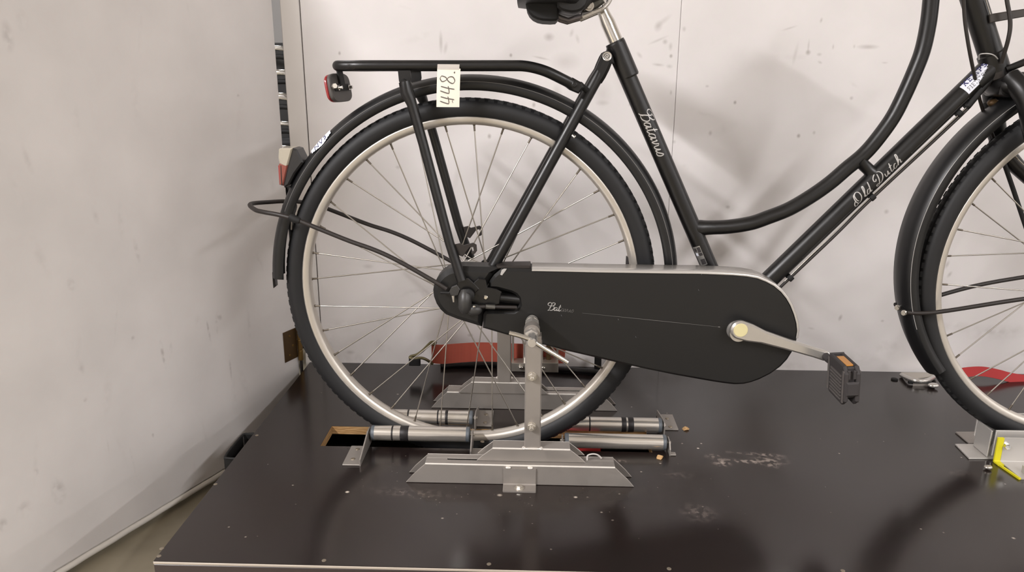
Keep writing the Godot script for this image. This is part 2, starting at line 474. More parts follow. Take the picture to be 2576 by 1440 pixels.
func build_room():
	org = Vector3.ZERO
	var plain := smat(Color(0.86, 0.85, 0.845), 0.7)
	# back wall: two painted boards with a hairline seam, a frame post left of them, header over the doorway
	var x0 := -0.41; var x1 := 2.1; var y0 := -0.19; var y1 := 1.6
	var im := board_image(1400, 1000, Color(0.87, 0.852, 0.846), 3)
	var grime := FastNoiseLite.new(); grime.seed = 77; grime.frequency = 0.05
	var px := func(p: Vector3): return Vector2((p.x - x0) / (x1 - x0) * 1400.0, (y1 - p.y) / (y1 - y0) * 1000.0)
	var ink := Color(0.52, 0.49, 0.47)
	for b in [
		[Vector3(-0.098, 0.7978, -0.408), 3, 16, 0.0, 0.5], [Vector3(-0.0872, 0.7847, -0.408), 3, 9, 0.2, 0.35], [Vector3(0.1514, 0.8102, -0.408), 8, 6, 0.0, 0.55], [Vector3(0.2031, 0.8191, -0.408), 3, 6, 0.3, 0.35], [Vector3(0.2171, 0.8062, -0.408), 3, 7, -0.3, 0.3],
		[Vector3(0.0639, 0.7696, -0.408), 2.5, 3, 0.0, 0.95], [Vector3(0.4328, 0.7697, -0.408), 2.5, 3, 0.0, 0.95], [Vector3(0.5877, 0.6667, -0.408), 2.5, 3, 0.0, 0.95], [Vector3(0.1187, 0.6581, -0.408), 3, 4, 0.0, 0.7], [Vector3(-0.3353, 0.7721, -0.408), 2, 3, 0.0, 0.9],
		[Vector3(0.1892, 0.7553, -0.408), 22, 14, 0.0, 0.28], [Vector3(0.1339, 0.7638, -0.408), 14, 1.6, 0.2, 0.5], [Vector3(0.2791, 0.6845, -0.408), 14, 18, 0.0, 0.2], [Vector3(0.1723, 0.6865, -0.408), 8, 12, 0.0, 0.28], [Vector3(0.2799, 0.6637, -0.408), 10, 4, 0.0, 0.3],
		[Vector3(0.3999, 0.8346, -0.408), 6, 8, 0.3, 0.4], [Vector3(0.411, 0.8458, -0.408), 4, 14, 0.9, 0.25], [Vector3(0.4173, 0.801, -0.408), 4, 4, 0.0, 0.5], [Vector3(0.4017, 0.8044, -0.408), 16, 2, -0.4, 0.35], [Vector3(0.4306, 0.7906, -0.408), 3, 6, 0.0, 0.4], [Vector3(0.3607, 0.7711, -0.408), 6, 3, 0.8, 0.35],
		[Vector3(0.4048, 0.7502, -0.408), 9, 2.2, 0.1, 0.45], [Vector3(0.4306, 0.7469, -0.408), 5, 3, 0.1, 0.35], [Vector3(0.4589, 0.8288, -0.408), 3, 4, 0.0, 0.4], [Vector3(0.4378, 0.6882, -0.408), 2, 4, 0.0, 0.5], [Vector3(0.5205, 0.703, -0.408), 3, 2, 0.0, 0.5], [Vector3(0.5359, 0.5961, -0.408), 3, 4, 0.0, 0.5], [Vector3(0.4523, 0.5751, -0.408), 3, 3, 0.0, 0.4],
		[Vector3(0.7442, 0.7791, -0.408), 4, 4, 0.0, 0.75], [Vector3(0.7436, 0.793, -0.408), 1.6, 10, 0.0, 0.4], [Vector3(0.7158, 0.7755, -0.408), 3, 16, 0.15, 0.25], [Vector3(0.7699, 0.7749, -0.408), 4, 2.5, 0.0, 0.4], [Vector3(0.7737, 0.7575, -0.408), 4, 2, 0.4, 0.4], [Vector3(0.8782, 0.7919, -0.408), 16, 3.5, 0.0, 0.5], [Vector3(0.7994, 0.7915, -0.408), 1.6, 4, 0.0, 0.45], [Vector3(0.8468, 0.7926, -0.408), 1.6, 3, 0.0, 0.4],
		[Vector3(0.7659, 0.8488, -0.408), 2, 4, 0.2, 0.5], [Vector3(0.6965, 0.8315, -0.408), 12, 1.5, -0.3, 0.35], [Vector3(0.8548, 0.6783, -0.408), 3, 3, 0.0, 0.5], [Vector3(0.7426, 0.5913, -0.408), 3, 3.4, 0.0, 0.95], [Vector3(0.7779, 0.5989, -0.408), 2.5, 3, 0.0, 0.5], [Vector3(0.9204, 0.7574, -0.408), 5, 1.5, 0.0, 0.35],
		[Vector3(0.9712, 0.4133, -0.408), 4, 4, 0.0, 0.5], [Vector3(1.1359, 0.2843, -0.408), 3, 7, 0.3, 0.5], [Vector3(1.1456, 0.2592, -0.408), 3, 6, 0.5, 0.5], [Vector3(0.894, 0.1435, -0.408), 3, 6, 0.3, 0.6], [Vector3(0.9992, 0.1367, -0.408), 3, 2, 0.0, 0.55], [Vector3(1.2073, 0.3595, -0.408), 6, 3, 0.3, 0.3], [Vector3(0.8252, 0.114, -0.408), 6, 2, 0.2, 0.3],
		[Vector3(0.0137, 0.5846, -0.408), 3, 4, 0.0, 0.8], [Vector3(-0.0656, 0.4864, -0.408), 5, 18, 0.2, 0.14], [Vector3(-0.128, 0.4179, -0.408), 6, 4, 0.0, 0.3], [Vector3(-0.2918, 0.2603, -0.408), 9, 4, 0.0, 0.3], [Vector3(-0.2079, 0.5091, -0.408), 4, 3, 0.0, 0.4], [Vector3(-0.0366, 0.082, -0.408), 5, 3, 0.0, 0.6], [Vector3(-0.349, 0.0301, -0.408), 8, 4, 0.0, 0.4], [Vector3(-0.2932, 0.7394, -0.408), 3, 2, 0.0, 0.4], [Vector3(0.5912, 0.4207, -0.408), 4, 3, 0.0, 0.5], [Vector3(0.4215, 0.4595, -0.408), 2, 2, 0.0, 0.5], [Vector3(0.3432, 0.6605, -0.408), 2, 3, 0.0, 0.4], [Vector3(-0.2419, 0.6216, -0.408), 5, 12, 0.3, 0.15]]:
		var q: Vector2 = px.call(b[0])
		blot(im, q.x, q.y, b[1], b[2], b[3], Color(ink.r, ink.g, ink.b, b[4] * 0.62), 0.15)
	# faint broad scuffing and dirt near the platform
	var rng := RandomNumberGenerator.new(); rng.seed = 12
	for i in 60:
		var q := Vector2(rng.randf_range(0, 1400), rng.randf_range(250, 880))
		blot(im, q.x, q.y, rng.randf_range(4, 40), rng.randf_range(1.5, 8), rng.randf_range(-0.6, 0.6), Color(0.6, 0.57, 0.55, rng.randf_range(0.04, 0.14)), 0.0, grime)
	for i in 40:
		blot(im, rng.randf_range(0, 1400), rng.randf_range(820, 890), rng.randf_range(8, 50), rng.randf_range(4, 16), 0.0, Color(0.5, 0.47, 0.44, 0.12), 0.0, grime)
	var paint := smat(Color.WHITE, 0.55)
	paint.albedo_texture = ImageTexture.create_from_image(im)
	paint.normal_enabled = true
	paint.normal_texture = noise_tex(9, 0.012, 256, [], 2.0)
	paint.normal_scale = 0.18
	var back := Node3D.new(); back.name = "wall_back"; add_child(back); back.set_meta("kind", "structure")
	var wall_uv := func(w): return Vector2((w.x - x0) / (x1 - x0), (y1 - w.y) / (y1 - y0))
	var zf := -0.408
	var seam: float = Vector3(0.4503, 0.6811, -0.408).x
	for s in [[-0.4195, seam - 0.0004], [seam + 0.0004, x1]]:
		var m := m3(); m.uvf = wall_uv
		m.box(Vector3(s[0], y0, zf - 0.04), Vector3(s[1], y1, zf), 0.0008)
		put("wall_board", m, paint, back)
	var m := m3()
	m.box(Vector3(x1 + 0.001, y0, zf - 0.04), Vector3(9.6, 2.5, zf), 0.001)
	m.box(Vector3(-0.4195, y1 + 0.001, zf - 0.04), Vector3(x1, 2.5, zf), 0.001)
	m.box(Vector3(-1.85, 2.06, zf - 0.06), Vector3(-0.42, 2.5, zf - 0.002), 0.001)
	m.box(Vector3(-3.2, y0, zf - 0.06), Vector3(-1.85, 2.5, zf - 0.002), 0.001)
	put("wall_board", m, plain, back)
	m = m3(); m.uvf = wall_uv
	m.box(Vector3(-0.4663, y0, zf - 0.05), Vector3(-0.4222, 2.06, zf + 0.0005), 0.0015)
	var tr := struct("trim_1", m, smat(Color(0.86, 0.842, 0.828), 0.55))
	m = m3()
	m.box(Vector3(-0.4225, y0, zf - 0.05), Vector3(-0.419, 2.06, zf - 0.012), 0.0005)
	put("joint_filler", m, mats.old_brass, tr)

	# the door leaf, swung open towards the room
	var hp := Vector3(-0.4815, -0.178, -0.40)
	var along := Vector3(-0.4255, 0, 1).normalized()
	var nrm := Vector3(along.z, 0, -along.x)
	var dx := Transform3D(Basis(along, Vector3.UP, nrm * -1.0), hp)   # x along the leaf, y up, z into the leaf
	var dw := 1.3; var dh := 1.3
	var di := board_image(1040, 1000, Color(0.855, 0.838, 0.830), 21)
	var dpx := func(p: Vector3):
		var l := dx.affine_inverse() * p
		return Vector2(l.x / dw * 1040.0, (1.0 - (l.y / 1.4)) * 1000.0)
	for b in [
		[Vector3(-0.6403, 0.1647, -0.0268), 4, 26, 0.1, 0.45], [Vector3(-0.6323, 0.1665, -0.0456), 4, 14, -0.2, 0.3], [Vector3(-0.5915, 0.1783, -0.1415), 3, 28, 0.1, 0.5], [Vector3(-0.5781, 0.2007, -0.1729), 6, 10, 0.5, 0.45], [Vector3(-0.5821, 0.185, -0.1635), 4, 18, 0.0, 0.3], [Vector3(-0.5715, 0.0706, -0.1886), 3, 26, 0.0, 0.35],
		[Vector3(-0.6517, 0.3898, -0.0001), 5, 22, 0.15, 0.3], [Vector3(-0.7078, 0.3568, 0.1319), 7, 10, 0.2, 0.28], [Vector3(-0.7102, 0.198, 0.1374), 6, 12, 0.0, 0.22], [Vector3(-0.7238, 0.7803, 0.1695), 9, 20, 0.0, 0.3], [Vector3(-0.7413, -0.0154, 0.2106), 12, 22, 0.1, 0.4], [Vector3(-0.7663, -0.0164, 0.2694), 12, 14, 0.0, 0.25], [Vector3(-0.7816, -0.0252, 0.3054), 8, 10, 0.0, 0.4],
		[Vector3(-0.754, 0.0417, 0.2405), 4, 6, 0.0, 0.4], [Vector3(-0.7109, 0.135, 0.1392), 4, 4, 0.0, 0.4], [Vector3(-0.6652, 0.2198, 0.0318), 4, 4, 0.0, 0.4], [Vector3(-0.5321, 0.6778, -0.281), 4, 3, 0.0, 0.5], [Vector3(-0.6593, 0.0014, 0.0178), 3, 4, 0.0, 0.6], [Vector3(-0.7241, 0.5845, 0.1702), 6, 20, 0.2, 0.15], [Vector3(-0.682, 0.473, 0.0711), 6, 14, 0.2, 0.15]]:
		var q: Vector2 = dpx.call(b[0])
		blot(di, q.x, q.y, b[1], b[2], b[3], Color(0.5, 0.47, 0.46, b[4] * 0.8), 0.1, grime)
	for i in 40:
		blot(di, rng.randf_range(0, 1040), rng.randf_range(200, 980), rng.randf_range(2, 10), rng.randf_range(6, 40), rng.randf_range(-0.3, 0.3), Color(0.55, 0.52, 0.5, rng.randf_range(0.04, 0.14)), 0.0, grime)
	var dpaint := smat(Color.WHITE, 0.5)
	dpaint.albedo_texture = ImageTexture.create_from_image(di)
	dpaint.normal_enabled = true; dpaint.normal_texture = noise_tex(14, 0.01, 256, [], 2.0); dpaint.normal_scale = 0.2
	var door := Node3D.new(); door.name = "door_1"; add_child(door); door.set_meta("kind", "structure")
	m = m3(dx)
	m.uvf = func(w):
		var l = dx.affine_inverse() * w
		return Vector2(l.x / dw, 1.0 - l.y / 1.4)
	m.box(Vector3(0, 0.013, 0), Vector3(dw, dh, 0.042), 0.0015)
	put("door_leaf", m, dpaint, door)
	m = m3(dx)
	var lip := []
	for i in 66:
		lip.append(Vector3(i * dw / 65.0, 0.006, -0.001 + 0.0012 * sin(i * 2.3) * sin(i * 0.9)))
	m.tube(lip, 0.0062, 8)
	m.box(Vector3(0, 0.0, 0.003), Vector3(dw, 0.014, 0.040), 0.002)
	put("bottom_seal", m, smat(Color(0.84, 0.82, 0.79), 0.8), door)
	# hinge low on the door: leaf with screws, knuckle, loose pin hanging below
	var hin := sub("hinge", door)
	m = m3(dx)
	m.box(Vector3(0.004, 0.197, -0.0025), Vector3(0.052, 0.277, 0.0), 0.001)
	put("hinge_leaf", m, mats.old_brass, hin)
	for q in [[0.03, 0.262], [0.02, 0.234], [0.034, 0.212]]:
		m = m3(dx); m.lathe(Vector3(q[0], q[1], -0.0024), Vector3(0, 0, -1), [[0.0035, 0], [0.0028, 0.0012]], 12)
		put("screw", m, mats.brass, hin)
	m = m3()
	m.lathe(Vector3(-0.4735, 0.012, -0.3935), Vector3.UP, [[0.0062, 0], [0.0066, 0.004], [0.0066, 0.026], [0.006, 0.027], [0.006, 0.028], [0.0066, 0.029], [0.0066, 0.055], [0.006, 0.056], [0.006, 0.057], [0.0066, 0.058], [0.0066, 0.086], [0.004, 0.09]], 16)
	put("knuckle", m, mats.brass, hin)
	m = m3()
	m.lathe(Vector3(-0.4735, -0.032, -0.3935), Vector3.UP, [[0.002, 0], [0.004, 0.003], [0.004, 0.044]], 12)
	put("pin", m, mats.rust_black, hin)

	m = m3(); m.box(Vector3(-3.3, -0.29, -2.3), Vector3(9.7, -0.19, 6.6), 0.0)
	var flo := smat(Color(0.57, 0.535, 0.46), 0.5)
	flo.albedo_texture = noise_tex(40, 0.02, 256, [Color(0.94, 0.94, 0.94), Color(1, 1, 1)])
	flo.uv1_triplanar = true; flo.uv1_scale = Vector3(1.5, 1.5, 1.5)
	struct("floor", m, flo)
	m = m3(); m.box(Vector3(-3.3, 2.5, -2.3), Vector3(9.7, 2.6, 6.6), 0.0); struct("ceiling", m, plain)
	m = m3(); m.box(Vector3(-3.3, -0.19, -2.3), Vector3(-3.2, 2.5, 6.6), 0.0); struct("wall_left", m, plain)
	m = m3(); m.box(Vector3(9.6, -0.19, -2.3), Vector3(9.7, 2.5, 6.6), 0.0); struct("wall_right", m, plain)
	m = m3(); m.box(Vector3(-3.2, -0.19, 6.5), Vector3(9.6, 2.5, 6.6), 0.0); struct("wall_front", m, plain)
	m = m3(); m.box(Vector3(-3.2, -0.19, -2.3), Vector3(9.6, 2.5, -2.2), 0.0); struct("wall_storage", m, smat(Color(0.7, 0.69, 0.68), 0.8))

	# stored bicycles and handlebars seen through the slit beside the door
	for k in 1:
		var at: Vector3 = [Vector3(-0.66, -0.19, -1.02)][k]
		var t := thing("stored_bicycle", "dark bicycle front end in the storage room, just behind the slit beside the door", "bicycle", at)
		org = Vector3.ZERO
		var wh := Vector3(0, 0.36, 0)
		wheel_parts(sub("front_wheel", t), wh, 4.0, false)
		m = m3()
		m.tube([wh + Vector3(0, 0, 0.05), Vector3(-0.09, 0.74, 0.05), Vector3(-0.11, 0.80, 0.02)], 0.012, 10)
		put("fork_blade", m, mats.black, t)
		m = m3(); m.tube([wh + Vector3(0, 0, -0.05), Vector3(-0.09, 0.74, -0.05), Vector3(-0.11, 0.80, -0.02)], 0.012, 10)
		put("fork_blade", m, mats.black, t)
		m = m3(); m.tube([Vector3(-0.105, 0.77, 0), Vector3(-0.17, 1.02, 0)], 0.02, 12); put("head_tube", m, mats.black, t)
		m = m3(); m.tube([Vector3(-0.11, 0.80, 0), Vector3(-0.55, 0.36, 0)], 0.018, 12); put("down_tube", m, mats.black, t)
		m = m3(); m.tube([Vector3(-0.17, 1.0, -0.25), Vector3(-0.14, 1.03, -0.08), Vector3(-0.14, 1.03, 0.08), Vector3(-0.17, 1.0, 0.25)], 0.011, 12); put("handlebar", m, mats.chrome, t)
		t.rotation.y = 0.12
	var cb := thing("storage_cabinet", "dark grey steel cabinet at the back of the storage room, behind the door slit", "cabinet", Vector3(-0.75, -0.19, -1.5))
	m = m3(); m.box(Vector3(-1.15, -0.19, -1.72), Vector3(-0.30, 0.83, -1.34), 0.006); put("body", m, mats.cabinet, cb)
	for k in 2:
		var dr := sub("door", cb)
		m = m3(); m.box(Vector3(-1.14 + 0.425 * k, -0.14, -1.339), Vector3(-0.73 + 0.425 * k, 0.80, -1.325), 0.003); put("door_panel", m, mats.cabinet, dr)
		m = m3(); m.box(Vector3(-0.76 + 0.05 * k, 0.30, -1.325), Vector3(-0.75 + 0.05 * k, 0.42, -1.305), 0.003); put("handle", m, mats.worn_chrome, dr)
	var rk := thing("storage_rack", "dark steel rack post behind the door that carries the handlebars", "rack", Vector3(-0.71, -0.19, -0.70))
	m = m3(); m.box(Vector3(-0.745, -0.19, -0.77), Vector3(-0.7125, 1.05, -0.63), 0.003); put("post", m, mats.dark, rk)
	m = m3(); m.box(Vector3(-0.83, -0.1899, -0.85), Vector3(-0.63, -0.18, -0.56), 0.003); put("base_plate", m, mats.dark, rk)
	for k in 6:
		var at := Vector3([-0.568, -0.585, -0.570, -0.590, -0.572, -0.592][k], [0.79, 0.725, 0.66, 0.59, 0.525, 0.455][k], [-0.66, -0.73, -0.66, -0.73, -0.66, -0.73][k])
		var t := thing("stored_handlebar", ["topmost chrome handlebar end in the slit beside the door", "second chrome handlebar end from the top in the door slit", "short bright handlebar end midway up the door slit", "chrome handlebar end just below the middle of the door slit", "chrome handlebar end low in the door slit", "lowest chrome handlebar end in the door slit, above the tail lamp"][k], "handlebar", at, "handlebars stored behind the door")
		org = Vector3.ZERO
		m = m3()
		m.tube(smooth([Vector3(-0.12, -0.012 + 0.010 * (k % 2), -0.012), Vector3(-0.05, 0.0, 0), Vector3(0.01, 0.003 * (k % 3), 0.004), Vector3(0.06, -0.008, -0.010)]), 0.0065 + 0.002 * (k % 3), 12)
		put("bar", m, mats.chrome, t)
		m = m3(); m.tube([Vector3(-0.025, -0.022, -0.006), Vector3(0.012, -0.021, 0.0), Vector3(0.045, -0.025, -0.006)], 0.0075, 10)
		put("grip", m, mats.dark, t)

func build_platform():
	var at := Vector3(0.75, -0.19, 0.0)
	var t := thing("test_platform", "low dark brown film-faced plywood platform with a roller slot, under the bicycle", "platform", at)
	var x0 := -0.455; var x1 := 1.95; var z0 := -0.4075; var z1 := 0.43
	var hx0 := -0.302; var hx1 := 0.366; var hz0 := -0.0415; var hz1 := 0.0485
	# film surface: brown, scuffed, dusty round the front stand, a dried stain right of the rollers
	var w := 1800; var h := 626
	var im := board_image(w, h, Color(0.118, 0.091, 0.085), 51)
	var ro := Image.create(w / 2, h / 2, false, Image.FORMAT_RGBA8)
	ro.fill(Color(0.19, 0.19, 0.19))
	var nz := FastNoiseLite.new(); nz.seed = 4; nz.frequency = 0.03; nz.fractal_octaves = 4
	var px := func(p: Vector3): return Vector2((p.x - x0) / (x1 - x0) * w, (p.z - z0) / (z1 - z0) * h)
	var rng := RandomNumberGenerator.new(); rng.seed = 5
	for b in [[Vector3(0.0994, 0.0, 0.2233), 240, 44, 0.10], [Vector3(-0.0603, 0.0, 0.084), 120, 40, 0.10], [Vector3(0.2327, 0.0, 0.134), 110, 40, 0.10], [Vector3(0.3157, 0.0, 0.1878), 120, 50, 0.08], [Vector3(-0.2235, 0.0, 0.0579), 60, 40, 0.12], [Vector3(0.4174, 0.0, 0.0646), 70, 60, 0.10], [Vector3(0.046, 0.0, -0.1409), 160, 30, 0.06]]:
		var q: Vector2 = px.call(b[0])
		blot(im, q.x, q.y, b[1], b[2], 0.0, Color(0.48, 0.43, 0.38, b[3]), 0.0, nz)
		blot(ro, q.x / 2, q.y / 2, b[1] / 2, b[2] / 2, 0.0, Color(0.4, 0.4, 0.4, 0.6), 0.0, nz)
	var nf := FastNoiseLite.new(); nf.seed = 14; nf.frequency = 0.09; nf.fractal_octaves = 3
	for b in [[Vector3(0.485, 0.0, 0.0586), 14, 7, 0.4], [Vector3(0.4943, 0.0, 0.0853), 14, 9, 0.6], [Vector3(0.5234, 0.0, 0.0763), 26, 5, 0.5], [Vector3(0.5576, 0.0, 0.0781), 22, 6, 0.5], [Vector3(0.5906, 0.0, 0.0704), 26, 12, 0.5], [Vector3(0.5929, 0.0, 0.0494), 30, 5, 0.4], [Vector3(0.5476, 0.0, 0.043), 40, 4, 0.3], [Vector3(0.5889, 0.0, 0.0893), 10, 9, 0.5], [Vector3(0.4119, 0.0, 0.2619), 22, 16, 0.3], [Vector3(0.2979, 0.0, 0.0854), 14, 4, 0.4], [Vector3(-0.1547, 0.0, -0.0058), 10, 5, 0.3], [Vector3(-0.0937, 0.0, 0.2176), 60, 10, 0.25], [Vector3(0.3971, 0.0, 0.1348), 24, 10, 0.2], [Vector3(0.9363, 0.0, 0.1057), 24, 8, 0.2]]:
		var q: Vector2 = px.call(b[0])
		blot(im, q.x, q.y, b[1] * 1.4, b[2] * 1.7, 0.1, Color(0.66, 0.61, 0.57, minf(1.0, b[3] * 1.5)), 0.0, nf)
	for b in [[Vector3(-0.2061, 0.0, 0.2193), 3.6, 1.0], [Vector3(0.2035, 0.0, 0.2205), 3.4, 0.9], [Vector3(0.068, 0.0, 0.2192), 4.4, 0.7], [Vector3(-0.3109, 0.0, 0.2002), 2, 0.6], [Vector3(-0.0255, 0.0, 0.2959), 2.5, 0.6], [Vector3(0.2456, 0.0, 0.2672), 2.2, 0.6], [Vector3(0.2624, 0.0, 0.2907), 2.4, 0.4], [Vector3(0.2248, 0.0, 0.2196), 2, 0.5], [Vector3(0.2827, 0.0, 0.2067), 2, 0.5], [Vector3(0.4711, 0.0, 0.0055), 2.4, 0.8], [Vector3(0.4603, 0.0, 0.0265), 2.6, 1.0], [Vector3(0.4319, 0.0, 0.0071), 2, 0.6], [Vector3(0.3327, 0.0, 0.1255), 2.2, 0.7], [Vector3(0.3741, 0.0, 0.0917), 2.4, 0.7], [Vector3(0.3501, 0.0, -0.1665), 2, 0.7], [Vector3(0.425, 0.0, -0.1361), 2, 0.6], [Vector3(-0.1915, 0.0, -0.2143), 3, 0.6], [Vector3(0.9125, 0.0, 0.317), 3, 0.7], [Vector3(0.7732, 0.0, 0.2965), 2, 0.6], [Vector3(0.8058, 0.0, 0.3055), 1.8, 0.5], [Vector3(1.0009, 0.0, 0.1438), 2, 0.6], [Vector3(0.8504, 0.0, -0.0188), 1.6, 0.5], [Vector3(0.7383, 0.0, 0.0369), 2, 0.7], [Vector3(0.9747, 0.0, 0.0436), 2, 0.7], [Vector3(0.1567, 0.0, 0.376), 2, 0.4], [Vector3(-0.3378, 0.0, 0.3618), 2, 0.5], [Vector3(-0.3757, 0.0, 0.3353), 2, 0.5], [Vector3(-0.3727, 0.0, -0.2157), 2, 0.4], [Vector3(0.7953, 0.0, -0.0148), 1.6, 0.4], [Vector3(0.9533, 0.0, -0.0572), 2, 0.4]]:
		var q: Vector2 = px.call(b[0])
		blot(im, q.x, q.y, b[1], b[1] * 0.9, 0.0, Color(0.8, 0.76, 0.7, b[2]), 0.4)
	for i in 260:
		var q := Vector2(rng.randf_range(0, w), rng.randf_range(0, h))
		if i < 120: q = px.call(Vector3(0.1132, 0.0, 0.1958)) + Vector2(rng.randfn(0, 170), rng.randfn(0, 55))
		blot(im, q.x, q.y, rng.randf_range(0.8, 1.7), rng.randf_range(0.8, 1.5), 0.0, Color(0.7, 0.65, 0.6, rng.randf_range(0.15, 0.6)), 0.2)
	for i in 40:
		var q := Vector2(rng.randf_range(0, w), rng.randf_range(0, h))
		blot(im, q.x, q.y, rng.randf_range(8, 40), rng.randf_range(0.6, 1.2), rng.randf_range(-1.5, 1.5), Color(0.4, 0.36, 0.34, rng.randf_range(0.1, 0.3)), 0.0)
	for b in [[Vector3(0.736, 0.0, 0.022), 14, 1.8, 0.75], [Vector3(0.9669, 0.0, -0.0782), 12, 1.4, 0.5]]:
		var q: Vector2 = px.call(b[0])
		blot(im, q.x, q.y, b[1], b[2], 0.9, Color(0.06, 0.05, 0.05, b[3]), 0.3)
	var film := smat(Color.WHITE, 1.0)
	film.albedo_texture = ImageTexture.create_from_image(im)
	film.metallic_specular = 0.6
	film.roughness_texture = ImageTexture.create_from_image(ro)
	film.normal_enabled = true
	film.normal_texture = noise_tex(61, 0.02, 256, [], 1.0); film.normal_scale = 0.04
	var m := m3()
	m.uvf = func(p): return Vector2((p.x - x0) / (x1 - x0), (p.z - z0) / (z1 - z0))
	# top face laid as bands round the slot, with a 1.2 mm rounded front arris
	for c in [[x0, x1, z0, hz0], [x0, hx0, hz0, hz1], [hx1, x1, hz0, hz1], [x0, x1, hz1, z1]]:
		for k in 8:
			var a: float = lerpf(c[0], c[1], k / 8.0); var b: float = lerpf(c[0], c[1], (k + 1) / 8.0)
			m.quad(Vector3(a, 0, c[2]), Vector3(b, 0, c[2]), Vector3(b, 0, c[3]), Vector3(a, 0, c[3]))
	# outer edges and underside of the sheet
	m.quad(Vector3(x0, 0, z1), Vector3(x1, 0, z1), Vector3(x1, -0.0035, z1 + 0.0005), Vector3(x0, -0.0035, z1 + 0.0005))
	m.quad(Vector3(x0, 0, z0), Vector3(x0, 0, z1), Vector3(x0, -0.018, z1), Vector3(x0, -0.018, z0))
	m.quad(Vector3(x1, 0, z1), Vector3(x1, 0, z0), Vector3(x1, -0.018, z0), Vector3(x1, -0.018, z1))
	m.quad(Vector3(x1, 0, z0), Vector3(x0, 0, z0), Vector3(x0, -0.018, z0), Vector3(x1, -0.018, z0))
	put("deck_sheet", m, film, t)
	m = m3()
	for c in [[hx0, hz0, hx1, hz0], [hx1, hz0, hx1, hz1], [hx1, hz1, hx0, hz1], [hx0, hz1, hx0, hz0]]:
		m.quad(Vector3(c[0], -0.0006, c[1]), Vector3(c[2], -0.0006, c[3]), Vector3(c[2], -0.0185, c[3]), Vector3(c[0], -0.0185, c[1]))
	put("slot_edge", m, mats.wood, t, "raw plywood edge of the slot")
	m = m3()
	for c in [[x0, x1, z0, hz0], [x0, hx0, hz0, hz1], [hx1, x1, hz0, hz1], [x0, x1, hz1, z1]]:
		m.quad(Vector3(c[0], -0.0185, c[2]), Vector3(c[0], -0.0185, c[3]), Vector3(c[1], -0.0185, c[3]), Vector3(c[1], -0.0185, c[2]))
	put("underside", m, mats.dark, t)
	m = m3(); m.box(Vector3(x0, -0.0045, z1 + 0.0002), Vector3(x1, -0.0002, z1 + 0.0022), 0.0008)
	put("front_arris", m, mats.edge, t, "worn pale front edge of the platform")
	m = m3(); m.box(Vector3(x0, -0.188, z1 - 0.018), Vector3(x1, -0.005, z1 + 0.0012), 0.001)
	put("front_skirt", m, mats.skirt, t)
	m = m3(); m.box(Vector3(x0 + 0.001, -0.188, z0), Vector3(x0 + 0.019, -0.0187, z1 - 0.019), 0.001)
	put("side_skirt", m, mats.skirt, t)
	m = m3(); m.box(Vector3(x1 - 0.019, -0.188, z0), Vector3(x1 - 0.001, -0.0187, z1 - 0.019), 0.001)
	put("side_skirt", m, mats.skirt, t)
	m = m3(); m.box(Vector3(x0 + 0.02, -0.188, z0), Vector3(x1 - 0.02, -0.0187, z0 + 0.018), 0.001)
	put("back_skirt", m, mats.skirt, t)
	for q in [Vector3(-0.4574, 0.0, 0.3984), Vector3(-0.4524, 0.0, 0.4177), Vector3(-0.4522, 0.0, 0.2031), Vector3(-0.4459, 0.0, 0.008), Vector3(-0.1937, 0.0, 0.4189), Vector3(0.0613, 0.0, 0.4181), Vector3(0.3363, 0.0, 0.4193), Vector3(0.6001, 0.0, 0.4141)]:
		m = m3(); m.lathe(Vector3(q.x, -0.0002, q.z), Vector3.UP, [[0.0035, 0], [0.0035, 0.0006], [0.0025, 0.0010]], 14)
		put("screw", m, mats.screw, t)
	# black plastic cup handle on the left side
	m = m3()
	var ga: Vector3 = Vector3(-0.462, -0.006, 0.0924); var gb: Vector3 = Vector3(-0.4668, -0.006, -0.0067)
	var gx := x0 - 0.026
	m.tube(smooth([Vector3(x0 + 0.001, -0.006, ga.z + 0.004), Vector3(gx + 0.010, -0.006, ga.z + 0.003), Vector3(gx, -0.006, ga.z - 0.008), Vector3(gx, -0.006, gb.z + 0.008), Vector3(gx + 0.010, -0.006, gb.z - 0.003), Vector3(x0 + 0.001, -0.006, gb.z - 0.004)], 5), 0.0026, 8)
	m.box(Vector3(gx, -0.045, gb.z), Vector3(x0 - 0.0002, -0.040, ga.z), 0.001)
	m.box(Vector3(gx - 0.001, -0.045, gb.z + 0.004), Vector3(gx + 0.0015, -0.006, ga.z - 0.004), 0.0005)
	m.box(Vector3(gx, -0.045, ga.z), Vector3(x0 - 0.0002, -0.006, ga.z + 0.003), 0.0005)
	m.box(Vector3(gx, -0.045, gb.z - 0.003), Vector3(x0 - 0.0002, -0.006, gb.z), 0.0005)
	put("grab_handle", m, mats.dark, t)

